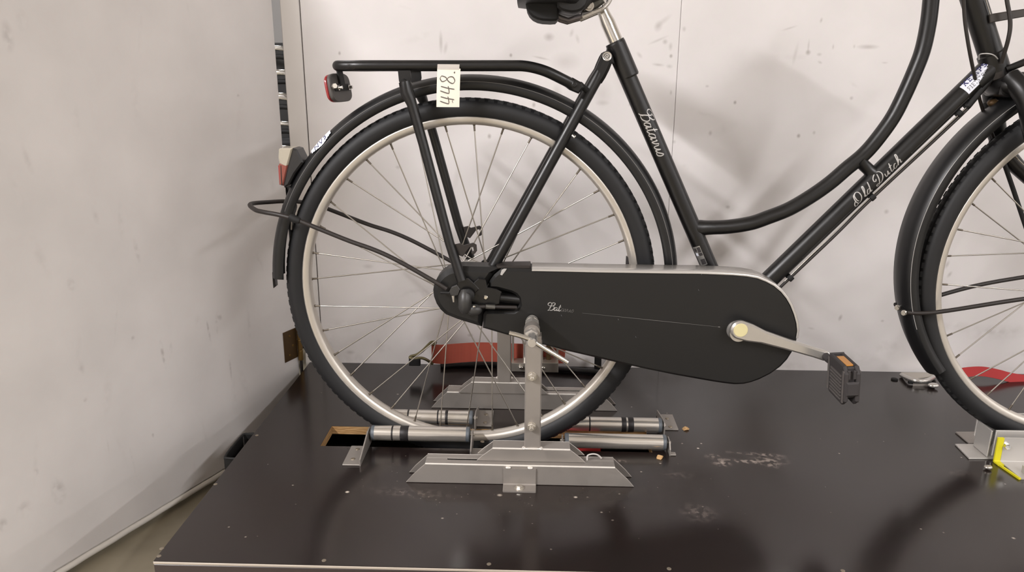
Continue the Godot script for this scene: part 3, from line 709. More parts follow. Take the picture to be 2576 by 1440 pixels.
# folded channel: front sheet, top sheet and back sheet with slanting ends
func channel(t: Node, called: String, xa: float, xb: float, cut: float, y0: float, y1: float, za: float, zb: float, slot := Vector2.ZERO):
	var th := 0.0028
	var b := sub(called, t)
	for s in [[za, za + (th if zb > za else -th)], [zb, zb - (th if zb > za else -th)]]:
		var m := m3()
		var lo: float = minf(s[0], s[1]); var hi: float = maxf(s[0], s[1])
		m.prism([Vector2(xa, y0), Vector2(xb, y0), Vector2(xb - cut * 0.34, y0 + (y1 - y0) * 0.38), Vector2(xb - cut, y1 - 0.0012), Vector2(xa + cut, y1 - 0.0012), Vector2(xa + cut * 0.34, y0 + (y1 - y0) * 0.38)], lo, hi, 0.0005)
		put("side_sheet", m, mats.steel, b)
	var m := m3()
	var lo := minf(za, zb); var hi := maxf(za, zb)
	if slot != Vector2.ZERO:
		var zm := (lo + hi) / 2
		m.box(Vector3(xa + cut, y1 - th, lo), Vector3(xb - cut, y1, zm - 0.003), 0.0009)
		m.box(Vector3(xa + cut, y1 - th, zm + 0.003), Vector3(xb - cut, y1, hi), 0.0009)
		m.box(Vector3(xa + cut, y1 - th, zm - 0.003), Vector3(slot.x, y1 - 0.0001, zm + 0.003), 0.0)
		m.box(Vector3(slot.y, y1 - th, zm - 0.003), Vector3(xb - cut, y1 - 0.0001, zm + 0.003), 0.0)
	else:
		m.box(Vector3(xa + cut, y1 - th, lo), Vector3(xb - cut, y1, hi), 0.0009)
	put("top_sheet", m, mats.steel, b)
	# bright rounded fold along both long edges
	m = m3()
	for z in [lo, hi]:
		m.tube([Vector3(xa + cut, y1 - 0.0016, z + (0.0013 if z == lo else -0.0013)), Vector3(xb - cut, y1 - 0.0016, z + (0.0013 if z == lo else -0.0013))], 0.0019, 8)
	put("fold", m, mats.steel_edge, b)

func make_stand(front: bool):
	# local: x along the bicycle, z outward from it; the post stands at the origin
	var s := 1.0 if front else -1.0
	var at := Vector3(0.126, 0, 0.164) if front else Vector3(0.062, 0, -0.160)
	var t := thing("wheel_stand", "brushed steel clamp stand nearest the camera, with T-handle and hex bolts" if front else "rear brushed steel clamp stand behind the wheel, in front of the red strap", "clamp stand", at, "steel clamp stands either side of the rear wheel")
	org = Vector3.ZERO
	var xa := -0.2315 if front else -0.164
	var xb := 0.1865 if front else 0.254
	var zo := 0.019 * s; var zi := -0.019 * s
	channel(t, "base_channel", xa, xb, 0.036, 0.0006, 0.040, zi, zo, Vector2(xa + 0.075, -0.02) if front else Vector2(0.02, xb - 0.08))
	var ua := -0.102 if front else -0.102
	channel(t, "carriage", ua, ua + 0.2, 0.029, 0.0405, 0.0672, -0.0245 * s, 0.0062 * s)
	var m := m3()
	var ph := 0.268
	m.box(Vector3(-0.0150, 0.055, -0.024), Vector3(0.0150, ph, 0.006), 0.0022) if front else m.box(Vector3(-0.0152, 0.055, -0.006), Vector3(0.0152, ph, 0.024), 0.0022)
	put("post", m, mats.steel, t)
	m = m3()
	var wz := 0.0063 * s
	for e in [-0.0155, 0.0155]:
		m.ellipsoid(Vector3(e, 0.0672, wz * 0.6), Vector3(0.004, 0.0022, 0.006), 10, 6)
	m.ellipsoid(Vector3(0, 0.0672, wz), Vector3(0.016, 0.0018, 0.003), 12, 6)
	put("weld", m, mats.steel_edge, t)
	if front:
		for y in [0.209, 0.112]:
			var b := sub("post_bolt", t)
			m = m3(); m.lathe(Vector3(-0.002, y, 0.006), Vector3(0, 0, 1), [[0.0088, 0], [0.0088, 0.0014]], 20); put("washer", m, mats.zinc, b)
			m = m3(); m.hexa(Vector3(-0.002, y, 0.0074), Vector3(0, 0, 1), 0.0082, 0.0062, 0.3 + y); put("bolt_head", m, mats.zinc, b)
			m = m3(); m.lathe(Vector3(-0.002, y, 0.0136), Vector3(0, 0, 1), [[0.0045, 0], [0.004, 0.006], [0.003, 0.0065]], 12); put("thread_end", m, mats.zinc, b)
		var f := sub("foot_bracket", t)
		m = m3()
		m.prism([Vector2(0.019, 0.034), Vector2(0.0225, 0.034), Vector2(0.0225, 0.0045), Vector2(0.0245, 0.0028), Vector2(0.046, 0.0028), Vector2(0.046, 0.0), Vector2(0.0215, 0.0), Vector2(0.019, 0.003)], -0.030, 0.030, 0.0007)
		var mi := put("angle_plate", m, mats.steel, f)
		mi.rotation.y = -PI / 2; mi.position = Vector3(-0.0225, 0, 0)
		m = m3(); m.lathe(Vector3(-0.0225, 0.0028, 0.036), Vector3.UP, [[0.0088, 0], [0.0088, 0.0013], [0.0085, 0.0016]], 20); put("washer", m, mats.zinc, f)
		m = m3(); m.hexa(Vector3(-0.0225, 0.0042, 0.036), Vector3.UP, 0.0062, 0.0045, 0.2); put("bolt_head", m, mats.zinc, f)
		for x in [-0.0435, -0.0035]:
			m = m3(); m.ellipsoid(Vector3(x, 0.0355, 0.0205), Vector3(0.0052, 0.0022, 0.0028), 12, 8); put("weld", m, mats.steel_edge, f)
	# spindle pressed against the bicycle: nuts threaded on it, T-handle at the outer end
	var c := sub("clamp_spindle", t)
	var y := 0.289
	var x := -0.0035 if front else 0.003
	var zin := -0.0785 * s; var d := Vector3(0, 0, s)
	m = m3(); m.lathe(Vector3(x, y, zin), d, [[0.0055, 0], [0.0085, 0.003], [0.0098, 0.012], [0.0115, 0.014], [0.0115, 0.024], [0.0125, 0.025], [0.0125, 0.03]], 20)
	put("pressure_cap", m, mats.clamp, c)
	m = m3(); m.lathe(Vector3(x + 0.001, y + 0.001, zin - 0.004 * s), d, [[0.0012, 0], [0.0017, 0.002], [0.0017, 0.006]], 8)
	put("cap_tip", m, mats.chrome, c)
	m = m3(); m.hexa(Vector3(x, y, zin + 0.03 * s), d, 0.0135, 0.034, PI / 2); put("long_nut", m, mats.clamp, c)
	m = m3(); m.lathe(Vector3(x, y, zin + 0.064 * s), d, [[0.0095, 0], [0.0095, 0.028]], 18); put("sleeve", m, mats.clamp, c)
	m = m3(); m.hexa(Vector3(x - 0.001, y - 0.001, zin + 0.088 * s), d, 0.0128, 0.012, PI / 2); put("lock_nut", m, mats.clamp, c)
	m = m3(); m.lathe(Vector3(x, y, zin + 0.09 * s), d, [[0.0085, 0], [0.0085, 0.042], [0.007, 0.045]], 18); put("screw_shaft", m, mats.worn_chrome, c)
	m = m3(); m.box(Vector3(-0.0135, 0.262, -0.023 * s), Vector3(0.0135, 0.283, 0.005 * s), 0.002); m.lathe(Vector3(x, y, -0.022 * s), d, [[0.0142, 0], [0.0142, 0.022]], 20)
	put("spindle_boss", m, mats.steel, c)
	m = m3()
	if front:
		m.tube(smooth([Vector3(0.0842, 0.305, 0.214), Vector3(0.097, 0.3021, 0.215), Vector3(0.1118, 0.2973, 0.215), Vector3(0.1239, 0.2918, 0.215), Vector3(0.1375, 0.2828, 0.215), Vector3(0.1578, 0.2706, 0.216), Vector3(0.1837, 0.2549, 0.217)].map(func(q): return q - at), 4), 0.0042, 14)
	else:
		m.tube([Vector3(-0.04, y, -0.05), Vector3(0.05, y - 0.01, -0.05)], 0.0042, 12)
	put("tommy_bar", m, mats.chrome, c)

func build_stands():
	make_stand(true)
	make_stand(false)
	var tt := Vector3(0.2375, 0.0425, 0.1508)
	org = Vector3(tt.x, 0.04, tt.z)
	var m := m3()
	m.tube(smooth([Vector3(0.2271, 0.0425, 0.1632), Vector3(0.2278, 0.05, 0.1606), Vector3(0.2367, 0.052, 0.1579), Vector3(0.2463, 0.05, 0.1568), Vector3(0.2534, 0.0425, 0.1547)], 5), 0.0015, 8, true, false, 1.8)
	solo("cable_tie", m, smat(Color(0.72, 0.70, 0.68), 0.4), "pale plastic cable tie end sticking up at the right of the front stand base", "cable tie")

func guide_roller(label: String, xa: float, xb: float, y: float, s: float, dirt: Array, outer: float, inner: float, outer_in: bool):
	var z := 0.0385 * s
	var t := thing("guide_roller", label, "roller", Vector3((xa + xb) / 2, 0, z), "steel guide rollers round the rear tyre")
	var r := 0.0152
	var ax := Vector3.RIGHT
	var m := m3(); m.lathe(Vector3(xa + 0.007, y, z), ax, [[r, 0], [r, xb - xa - 0.014]], 32, false)
	put("roller_tube", m, mats.roller, t)
	for e in [[xa, 1.0], [xb, -1.0]]:
		m = m3(); m.lathe(Vector3(e[0], y, z), ax * e[1], [[0.006, 0], [r - 0.002, 0.0], [r + 0.0002, 0.002], [r + 0.0002, 0.0078]], 28)
		put("end_cap", m, mats.roller_cap, t)
	for b in dirt:
		m = m3(); m.lathe(Vector3(b[0], y, z), ax, [[r, 0], [r + 0.00025, 0.0004], [r + 0.00025, b[1] - 0.0004], [r, b[1]]], 32, false, false)
		put("rubber_mark", m, mats.roller_dirt, t)
	m = m3(); m.lathe(Vector3(xa - 0.009, y, z), ax, [[0.003, 0], [0.003, xb - xa + 0.018]], 10)
	put("axle", m, mats.zinc, t)
	for e in [[xa, -1.0, outer, inner], [xb, 1.0, inner, outer]]:
		# upright flange carrying the axle, foot flange screwed to the deck
		var reach: float = e[2]
		var foot: float = 0.034 if reach > 0.07 else 0.012
		var bx: float = e[0] + e[1] * 0.0045
		var b := sub("bracket", t)
		m = m3(Transform3D(Basis(Vector3(0, 0, s), Vector3.UP, Vector3(-s, 0, 0)), Vector3(bx, 0, 0)))
		var hgt := y + 0.009
		m.prism([Vector2(0.026, 0.0), Vector2(reach, 0.0), Vector2(reach, 0.013), Vector2(0.052, hgt), Vector2(0.030, hgt), Vector2(0.026, hgt - 0.006)], -0.0014, 0.0014, 0.0005)
		put("flange", m, mats.steel, b)
		m = m3(); m.box(Vector3(bx, 0.0002, maxf(0.05, reach - 0.085) * s), Vector3(bx + e[1] * foot, 0.003, reach * s), 0.0007)
		put("foot", m, mats.steel, b)
		if reach > 0.07:
			for k in [0.022, 0.062]:
				m = m3(); m.lathe(Vector3(bx + e[1] * foot * 0.55, 0.003, (reach - k) * s), Vector3.UP, [[0.0045, 0], [0.004, 0.0012], [0.002, 0.0016]], 12)
				put("screw", m, mats.screw, b)

func build_rollers():
	guide_roller("front left guide roller, black band near its left end, before the rear tyre", -0.199, 0.001, 0.0265, 1.0, [[-0.1569, 0.0035], [-0.1392, 0.017]], 0.127, 0.085, false)
	guide_roller("clean unmarked steel guide roller at the right of the front stand, nearest the camera", 0.191, 0.394, 0.0175, 1.0, [], 0.137, 0.062, false)
	guide_roller("far left guide roller seen between the wheel spokes, behind the tyre", -0.199, 0.001, 0.0265, -1.0, [[-0.1373, 0.0035], [-0.0744, 0.003], [-0.0574, 0.006]], 0.062, 0.128, false)
	guide_roller("far right guide roller with two broad black bands, behind the tyre", 0.191, 0.397, 0.0175, -1.0, [[0.2445, 0.003], [0.3123, 0.010], [0.3257, 0.012]], 0.062, 0.124, false)

# webbing standing on edge: points give its middle line, h its width
func strap_mesh(m: Mesh3, pts: Array, h: float, th: float, tilt := 0.0):
	var rs := []
	for i in pts.size():
		var d: Vector3 = (pts[mini(i + 1, pts.size() - 1)] - pts[maxi(i - 1, 0)]).normalized()
		var up := (Vector3(0, cos(tilt), sin(tilt)) - d * d.y).normalized()
		var n := d.cross(up)
		rs.append([pts[i] + up * h / 2 + n * th / 2, pts[i] - up * h / 2 + n * th / 2, pts[i] - up * h / 2 - n * th / 2, pts[i] + up * h / 2 - n * th / 2])
	for i in pts.size() - 1:
		for k in 4:
			var j := (k + 1) % 4
			m.quad(rs[i][k], rs[i][j], rs[i + 1][j], rs[i + 1][k], 2 + k)
	m.fan(rs[0]); m.fan(rs[rs.size() - 1], true)

func build_straps():
	var z := -0.345
	var t := thing("ratchet_strap", "rust-red ratchet strap with wire hook and zinc ratchet, lying behind the rear wheel", "strap", Vector3(0.02, 0, z))
	var m := m3()
	strap_mesh(m, smooth([Vector3(-0.127, 0.0533, -0.345), Vector3(-0.1025, 0.0535, -0.34), Vector3(-0.0626, 0.0581, -0.338), Vector3(-0.0136, 0.0594, -0.345), Vector3(0.0358, 0.0585, -0.347), Vector3(0.0854, 0.0579, -0.345), Vector3(0.1299, 0.0584, -0.343)], 5), 0.050, 0.0022)
	put("webbing", m, mats.webbing, t)
	m = m3()
	strap_mesh(m, smooth([Vector3(0.1249, 0.0611, -0.333), Vector3(0.1592, 0.0607, -0.33), Vector3(0.1839, 0.0588, -0.336), Vector3(0.2049, 0.0568, -0.345)], 5), 0.046, 0.0022)
	put("webbing_tail", m, mats.webbing, t)
	var hk := sub("wire_hook", t)
	m = m3()
	m.tube(smooth([Vector3(-0.1241, 0.0776, -0.342), Vector3(-0.116, 0.084, -0.342), Vector3(-0.1219, 0.0849, -0.342), Vector3(-0.1296, 0.0824, -0.34), Vector3(-0.1472, 0.0651, -0.335), Vector3(-0.1625, 0.0552, -0.33), Vector3(-0.1757, 0.0527, -0.325), Vector3(-0.1769, 0.0504, -0.32), Vector3(-0.1651, 0.0485, -0.32), Vector3(-0.1516, 0.05, -0.322), Vector3(-0.1384, 0.0449, -0.325), Vector3(-0.1247, 0.0285, -0.338)], 6), 0.0036, 10)
	put("wire", m, mats.zinc_yellow, hk)
	m = m3(); m.box(Vector3(-0.1801, 0.0307, -0.33), Vector3(-0.1526, 0.0485, -0.315), 0.002); put("hook_end", m, mats.dark, hk)
	var ra := sub("ratchet", t)
	m = m3()
	m.box(Vector3(0.0741, 0.0351, -0.33), Vector3(0.0791, 0.1151, -0.31), 0.001)
	m.box(Vector3(0.1233, 0.036, -0.33), Vector3(0.1272, 0.1159, -0.31), 0.001)
	m.box(Vector3(0.0741, 0.0288, -0.33), Vector3(0.13, 0.0509, -0.295), 0.001)
	put("ratchet_frame", m, mats.zinc, ra)
	m = m3()
	m.lathe(Vector3(0.1077, 0.0383, -0.318), Vector3.UP, [[0.006, 0], [0.009, 0.002], [0.009, 0.008], [0.0065, 0.009], [0.0065, 0.055], [0.009, 0.056], [0.009, 0.062]], 16)
	put("spool", m, mats.worn_chrome, ra)
	m = m3()
	for k in 14:
		var an := TAU * k / 14
		var c: Vector3 = Vector3(0.107, 0.1087, -0.318)
		m.box(c + Vector3(cos(an) * 0.010 - 0.0018, 0, sin(an) * 0.010 - 0.0018), c + Vector3(cos(an) * 0.010 + 0.0018, 0.0028, sin(an) * 0.010 + 0.0018), 0.0)
	m.lathe(Vector3(0.107, 0.1087, -0.318), Vector3.UP, [[0.010, 0], [0.010, 0.0028]], 20)
	put("cog", m, mats.zinc, ra)
	m = m3()
	m.box(Vector3(0.146, 0.0301, -0.33), Vector3(0.1505, 0.104, -0.31), 0.001)
	m.box(Vector3(0.146, 0.0301, -0.33), Vector3(0.1875, 0.0549, -0.29), 0.001)
	m.box(Vector3(0.1824, 0.0307, -0.33), Vector3(0.188, 0.0807, -0.325), 0.001)
	put("lever", m, mats.zinc, ra)
	m = m3(); m.lathe(Vector3(0.1642, 0.0436, -0.315), Vector3.UP, [[0.006, 0], [0.0065, 0.004], [0.0065, 0.05], [0.006, 0.052]], 14)
	put("lever_bar", m, mats.old_brass, ra)
	for q in [Vector3(0.0965, 0.042, -0.29), Vector3(0.1504, 0.0419, -0.29)]:
		m = m3(); m.ellipsoid(q, Vector3(0.006, 0.0045, 0.005), 12, 8); put("rivet", m, mats.chrome, ra)
	# black rubber hose under the strap and the thin post at its right end
	var hc: Vector3 = Vector3(-0.0127, 0.0315, -0.33)
	org = Vector3(hc.x, 0, -0.33)
	m = m3()
	m.tube(smooth([Vector3(-0.1105, 0.006, -0.382), Vector3(-0.0684, 0.007, -0.3896), Vector3(-0.0175, 0.008, -0.3921), Vector3(0.0438, 0.008, -0.3921), Vector3(0.1153, 0.008, -0.3788), Vector3(0.1859, 0.008, -0.3684), Vector3(0.2555, 0.008, -0.3581), Vector3(0.3245, 0.008, -0.3506)], 5), 0.0075, 12)
	var hose := smat(Color(0.09, 0.085, 0.09), 0.3)
	solo("rubber_hose", m, hose, "black rubber hose lying along the back of the platform under the red strap", "hose")
	var pc: Vector3 = Vector3(0.2897, -0.0005, -0.37)
	org = Vector3(pc.x, 0, pc.z)
	m = m3(); m.box(Vector3(pc.x - 0.0085, 0.0003, pc.z - 0.006), Vector3(pc.x + 0.0085, 0.052, pc.z + 0.006), 0.0015)
	m.box(Vector3(pc.x - 0.013, 0.0002, pc.z - 0.02), Vector3(pc.x + 0.013, 0.004, pc.z + 0.012), 0.001)
	solo("stop_block", m, mats.dark, "small black upright stop at the wall, right of the ratchet", "stop")
	# strap on the right, behind the front wheel
	org = Vector3(1.25, 0, -0.36)
	m = m3()
	strap_mesh(m, smooth([Vector3(1.1729, 0.0116, -0.366), Vector3(1.2005, 0.0201, -0.362), Vector3(1.2363, 0.0245, -0.358), Vector3(1.2749, 0.0186, -0.356), Vector3(1.3116, 0.0089, -0.358), Vector3(1.3575, 0.0026, -0.36), Vector3(1.4483, -0.0027, -0.364)], 6), 0.024, 0.0022, -0.45)
	solo("red_strap", m, mats.red_strap, "bright red strap curling along the wall behind the front wheel", "strap")
	# red strap hanging inside the slot
	org = Vector3(0.23, -0.06, 0.0)
	var mm := m3()
	for k in 10:
		var a := Vector3(0.195, -0.034 - 0.002 * sin(k * 0.6), -0.08 + k * 0.018); var b := a + Vector3(0.075, 0.002, 0.0)
		var c := Vector3(0.195, -0.034 - 0.002 * sin((k + 1) * 0.6), -0.08 + (k + 1) * 0.018); var d := c + Vector3(0.075, 0.002, 0.0)
		mm.quad(a, b, d, c, 1); mm.quad(c + Vector3(0, -0.002, 0), d + Vector3(0, -0.002, 0), b + Vector3(0, -0.002, 0), a + Vector3(0, -0.002, 0), 2)
	solo("slot_strap", mm, mats.red_strap, "red strap crossing inside the dark slot under the right rollers", "strap")
	# chrome toggle latch behind the front wheel
	var lc: Vector3 = Vector3(1.0694, 0.0, -0.3261)
	var t2 := thing("toggle_latch", "chrome toggle latch lying at the wall beside the front wheel", "latch", Vector3(lc.x, 0, lc.z))
	m = m3()
	m.tube(smooth([Vector3(1.0493, 0.006, -0.3717), Vector3(1.0487, 0.01, -0.3465), Vector3(1.0573, 0.012, -0.3244), Vector3(1.0792, 0.012, -0.3203), Vector3(1.1105, 0.01, -0.3441), Vector3(1.1281, 0.008, -0.3651)], 5), 0.0055, 12)
	put("bow", m, mats.worn_chrome, t2)
	m = m3(Transform3D(Basis(Vector3(1, 0, 0), Vector3(0, 0, 1), Vector3(0, -1, 0)), Vector3(0, 0.006, 0)))
	m.prism([Vector2(1.0575, -0.392), Vector2(1.1434, -0.3931), Vector2(1.1333, -0.3692), Vector2(1.0718, -0.3512), Vector2(1.0573, -0.3659)], 0.0, 0.004, 0.001)
	put("plate", m, mats.zinc, t2)
	m = m3(); m.box(Vector3(1.051, 0.0, -0.3154), Vector3(1.087, 0.007, -0.3153), 0.001); put("base", m, mats.steel, t2)
	m = m3(); m.tube([Vector3(1.0444, 0.006, -0.3257), Vector3(1.1049, 0.006, -0.3184)], 0.004, 10); put("link", m, mats.dark, t2)
	m = m3(); m.ellipsoid(Vector3(1.0933, 0.008, -0.3034), Vector3(0.013, 0.006, 0.009), 16, 10); put("knob", m, mats.worn_chrome, t2)
	m = m3(); m.lathe(Vector3(1.0242, 0.0003, -0.3535), Vector3.UP, [[0.008, 0], [0.008, 0.003], [0.005, 0.004]], 14); put("bolt", m, mats.dark, t2)

func build_chock():
	var t := thing("wheel_chock", "aluminium angle chock with yellow painted edge holding the front wheel", "chock", Vector3(1.2, 0, 0.0))
	var xr := 1.38
	# inner channel walls either side of the tyre
	var m := m3(); m.box(Vector3(1.03, 0.0077, 0.046) , Vector3(xr, 0.062, 0.050), 0.0008)
	put("near_wall", m, mats.aluminium, t)
	m = m3(); m.box(Vector3(1.0218, 0.0045, 0.0), Vector3(1.0218 + 0.003, 0.060, 0.048), 0.0006); put("end_plate", m, mats.aluminium, t)
	# outer angle with the yellow band on its left end
	var yx: float = 1.0273
	m = m3(Transform3D(Basis(Vector3(0, 0, 1), Vector3.UP, Vector3(-1, 0, 0)), Vector3(xr, 0, 0)))
	m.prism([Vector2(0.060, 0.0005), Vector2(0.128, 0.0005), Vector2(0.128, 0.0035), Vector2(0.0645, 0.0035), Vector2(0.0635, 0.0045), Vector2(0.0635, 0.053), Vector2(0.060, 0.053)], 0.0, xr - yx - 0.012, 0.0006)
	put("outer_angle", m, mats.aluminium, t)
	m = m3(Transform3D(Basis(Vector3(0, 0, 1), Vector3.UP, Vector3(-1, 0, 0)), Vector3(yx + 0.0118, 0, 0)))
	m.prism([Vector2(0.0597, 0.0004), Vector2(0.0775, 0.0004), Vector2(0.0775, 0.0038), Vector2(0.0648, 0.0038), Vector2(0.0638, 0.0048), Vector2(0.0638, 0.0533), Vector2(0.0597, 0.0533)], 0.0, 0.012, 0.0006)
	put("yellow_band", m, mats.yellow, t, "yellow painted left end of the angle")
	m = m3(Transform3D(Basis(Vector3(1, 0, 0), Vector3(0, 0, 1), Vector3(0, -1, 0)), Vector3(0, 0.0042, 0)))
	m.prism([Vector2(yx - 0.0005, 0.064), Vector2(yx + 0.0035, 0.064), Vector2(yx + 0.0125, 0.1285), Vector2(yx + 0.0085, 0.1285)], 0.0001, 0.0040, 0.0003)
	put("yellow_band", m, mats.yellow, t, "yellow painted left end of the angle")
	m = m3(); m.hexa(Vector3(1.0444, 0.0372, 0.0637), Vector3(0, 0, 1), 0.006, 0.007, 0.2); put("bolt_head", m, mats.chrome, t)
	m = m3(); m.box(Vector3(1.0565, -0.0005, 0.1), Vector3(1.0685, 0.0166, 0.115), 0.001); put("nut_plate", m, mats.aluminium, t)
	# foot plate and upright of the cross angle on the left
	m = m3(Transform3D(Basis(Vector3(1, 0, 0), Vector3(0, 0, 1), Vector3(0, -1, 0)), Vector3(0, 0.0035, 0)))
	m.prism([Vector2(0.9897, -0.0071), Vector2(0.9851, 0.0528), Vector2(1.0348, 0.0508), Vector2(1.0699, -0.0104)], 0.0, 0.0032, 0.0005)
	put("cross_foot", m, mats.aluminium, t)
	var ux: float = 1.0241
	m = m3(); m.prism([Vector2(ux, 0.0035), Vector2(1.06, 0.0035), Vector2(1.06, 0.050), Vector2(ux + 0.007, 0.050)], -0.004, -0.001, 0.0006); put("cross_upright", m, mats.aluminium, t)
	m = m3(Transform3D(Basis(Vector3(1, 0, 0), Vector3(0, 0, 1), Vector3(0, -1, 0)), Vector3(0, 0.0035, 0)))
	m.prism([Vector2(1.0203, -0.0636), Vector2(1.0203, -0.0118), Vector2(1.072, -0.0139), Vector2(1.1025, -0.067)], 0.0, 0.0032, 0.0005)
	put("far_foot", m, mats.steel, t)
	m = m3(); m.ellipsoid(Vector3(1.0003, 0.005, 0.0909), Vector3(0.008, 0.004, 0.006), 12, 8); put("bolt_end", m, mats.zinc, t)
	# far walls, seen from the side
	m = m3(); m.box(Vector3(1.05, 0.0005, -0.050), Vector3(xr, 0.055, -0.046), 0.0008); put("far_wall", m, mats.aluminium, t)

# tyre, rim, hub and spokes about c, in the x-y plane; first gives the angle of one nipple in degrees
func wheel_parts(t: Node, c: Vector3, first: float, full: bool):
	var zc := Vector3(0, 0, 1)
	var prof := [[0.3245, -0.0125], [0.331, -0.0172], [0.339, -0.0196], [0.347, -0.0190], [0.3535, -0.0148], [0.3575, -0.0085], [0.3595, 0.0]]
	for i in range(5, -1, -1): prof.append([prof[i][0], -prof[i][1]])
	prof.append([0.322, 0.006]); prof.append([0.322, -0.006]); prof.append(prof[0])
	var m := m3(); m.lathe(c, zc, prof, 120 if full else 48, false, false)
	put("tyre", m, mats.rubber, t)
	if full:
		# shallow tread blocks along both shoulders and the crown
		m = m3()
		for k in 130:
			for s in [[0.3552, 0.0125, 0.9], [0.3552, -0.0125, -0.9], [0.3588, 0.0042, 0.25], [0.3588, -0.0042, -0.25]]:
				var an: float = TAU * (k + (0.5 if absf(s[1]) < 0.01 else 0.0)) / 130.0
				var rad := Vector3(cos(an), sin(an), 0)
				var tan := Vector3(-sin(an), cos(an), 0)
				var nn := (rad * cos(s[2]) + zc * sin(s[2])).normalized()
				var bb := tan.cross(nn)
				var o: Vector3 = c + rad * s[0] + zc * s[1]
				var q := []
				for e in [[-1, -1], [1, -1], [1, 1], [-1, 1]]:
					q.append(o + tan * e[0] * 0.0055 + bb * e[1] * 0.0030)
				var hi := q.map(func(v): return v + nn * (0.0004 if absf(s[1]) > 0.01 else 0.00015))
				m.quad(hi[0], hi[3], hi[2], hi[1])
				for e in 4: m.quad(q[e], hi[e], hi[(e + 1) % 4], q[(e + 1) % 4])
		var tb := put("tread_blocks", m, mats.tread, t); tb.set_meta("kind", "stuff")
	m = m3()
	var rp := [[0.3262, -0.0118], [0.3262, -0.0134], [0.3235, -0.0140], [0.3195, -0.0134], [0.3150, -0.0118], [0.3118, -0.0075], [0.3106, 0.0]]
	for i in range(5, -1, -1): rp.append([rp[i][0], -rp[i][1]])
	m.lathe(c, zc, rp, 120 if full else 48, false, false)
	put("rim", m, mats.rim, t)
	m = m3()
	m.lathe(c, zc, [[0.012, -0.045], [0.020, -0.043], [0.046, -0.036], [0.046, -0.030], [0.024, -0.024], [0.020, 0.0], [0.024, 0.024], [0.040, 0.028], [0.040, 0.032], [0.018, 0.040], [0.008, 0.046]], 32)
	put("hub", m, mats.worn_chrome, t)
	if not full: return
	m = m3(); m.lathe(c, zc, [[0.0048, -0.075], [0.0048, 0.078]], 12); put("axle", m, mats.zinc, t)
	for k in 36:
		var an := deg_to_rad(first + 10.0 * k)
		var turn := -1.0 if (k / 2) % 2 == 0 else 1.0
		var side := 1.0 if k % 2 == 0 else -1.0
		var ha := an + deg_to_rad(62.0) * turn
		var fr := 0.0435 if side < 0 else 0.0375
		var a := c + Vector3(cos(an), sin(an), 0) * 0.3112 + Vector3(0, 0, 0.002 * side)
		var b := c + Vector3(cos(ha), sin(ha), 0) * fr + Vector3(0, 0, 0.031 * side)
		var d := (b - a).normalized()
		m = m3(); m.tube([a + d * 0.008, b], 0.00125, 7)
		var sp := put("spoke", m, mats.spoke, t)
		m = m3(); m.lathe(a - d * 0.0006, d, [[0.0028, 0], [0.0028, 0.0014], [0.0019, 0.0022], [0.0018, 0.0125]], 10)
		put("nipple", m, mats.nipple, t)

func fender_mesh(c: Vector2, r: float, ri: float, a0: float, a1: float, hw: float) -> Mesh3:
	var m := m3()
	var out := [[ri, hw], [lerpf(ri, r, 0.52), hw], [lerpf(ri, r, 0.58), hw - 0.0008], [lerpf(ri, r, 0.80), hw * 0.72], [lerpf(ri, r, 0.95), hw * 0.36], [r, 0.0]]
	var sec := out.duplicate()
	for i in range(4, -1, -1): sec.append([lerpf(out[i][0], r, 0.45 if i < 3 else 0.1), -out[i][1]])
	var inn := sec.map(func(q): return [q[0] - (0.0012 if absf(q[1]) < hw * 0.9 else 0.0), q[1] * (1.0 - 0.0012 / hw)])
	inn.reverse()
	sec.append_array(inn)
	m.sweep(c, sec, a0, a1, 90)
	return m

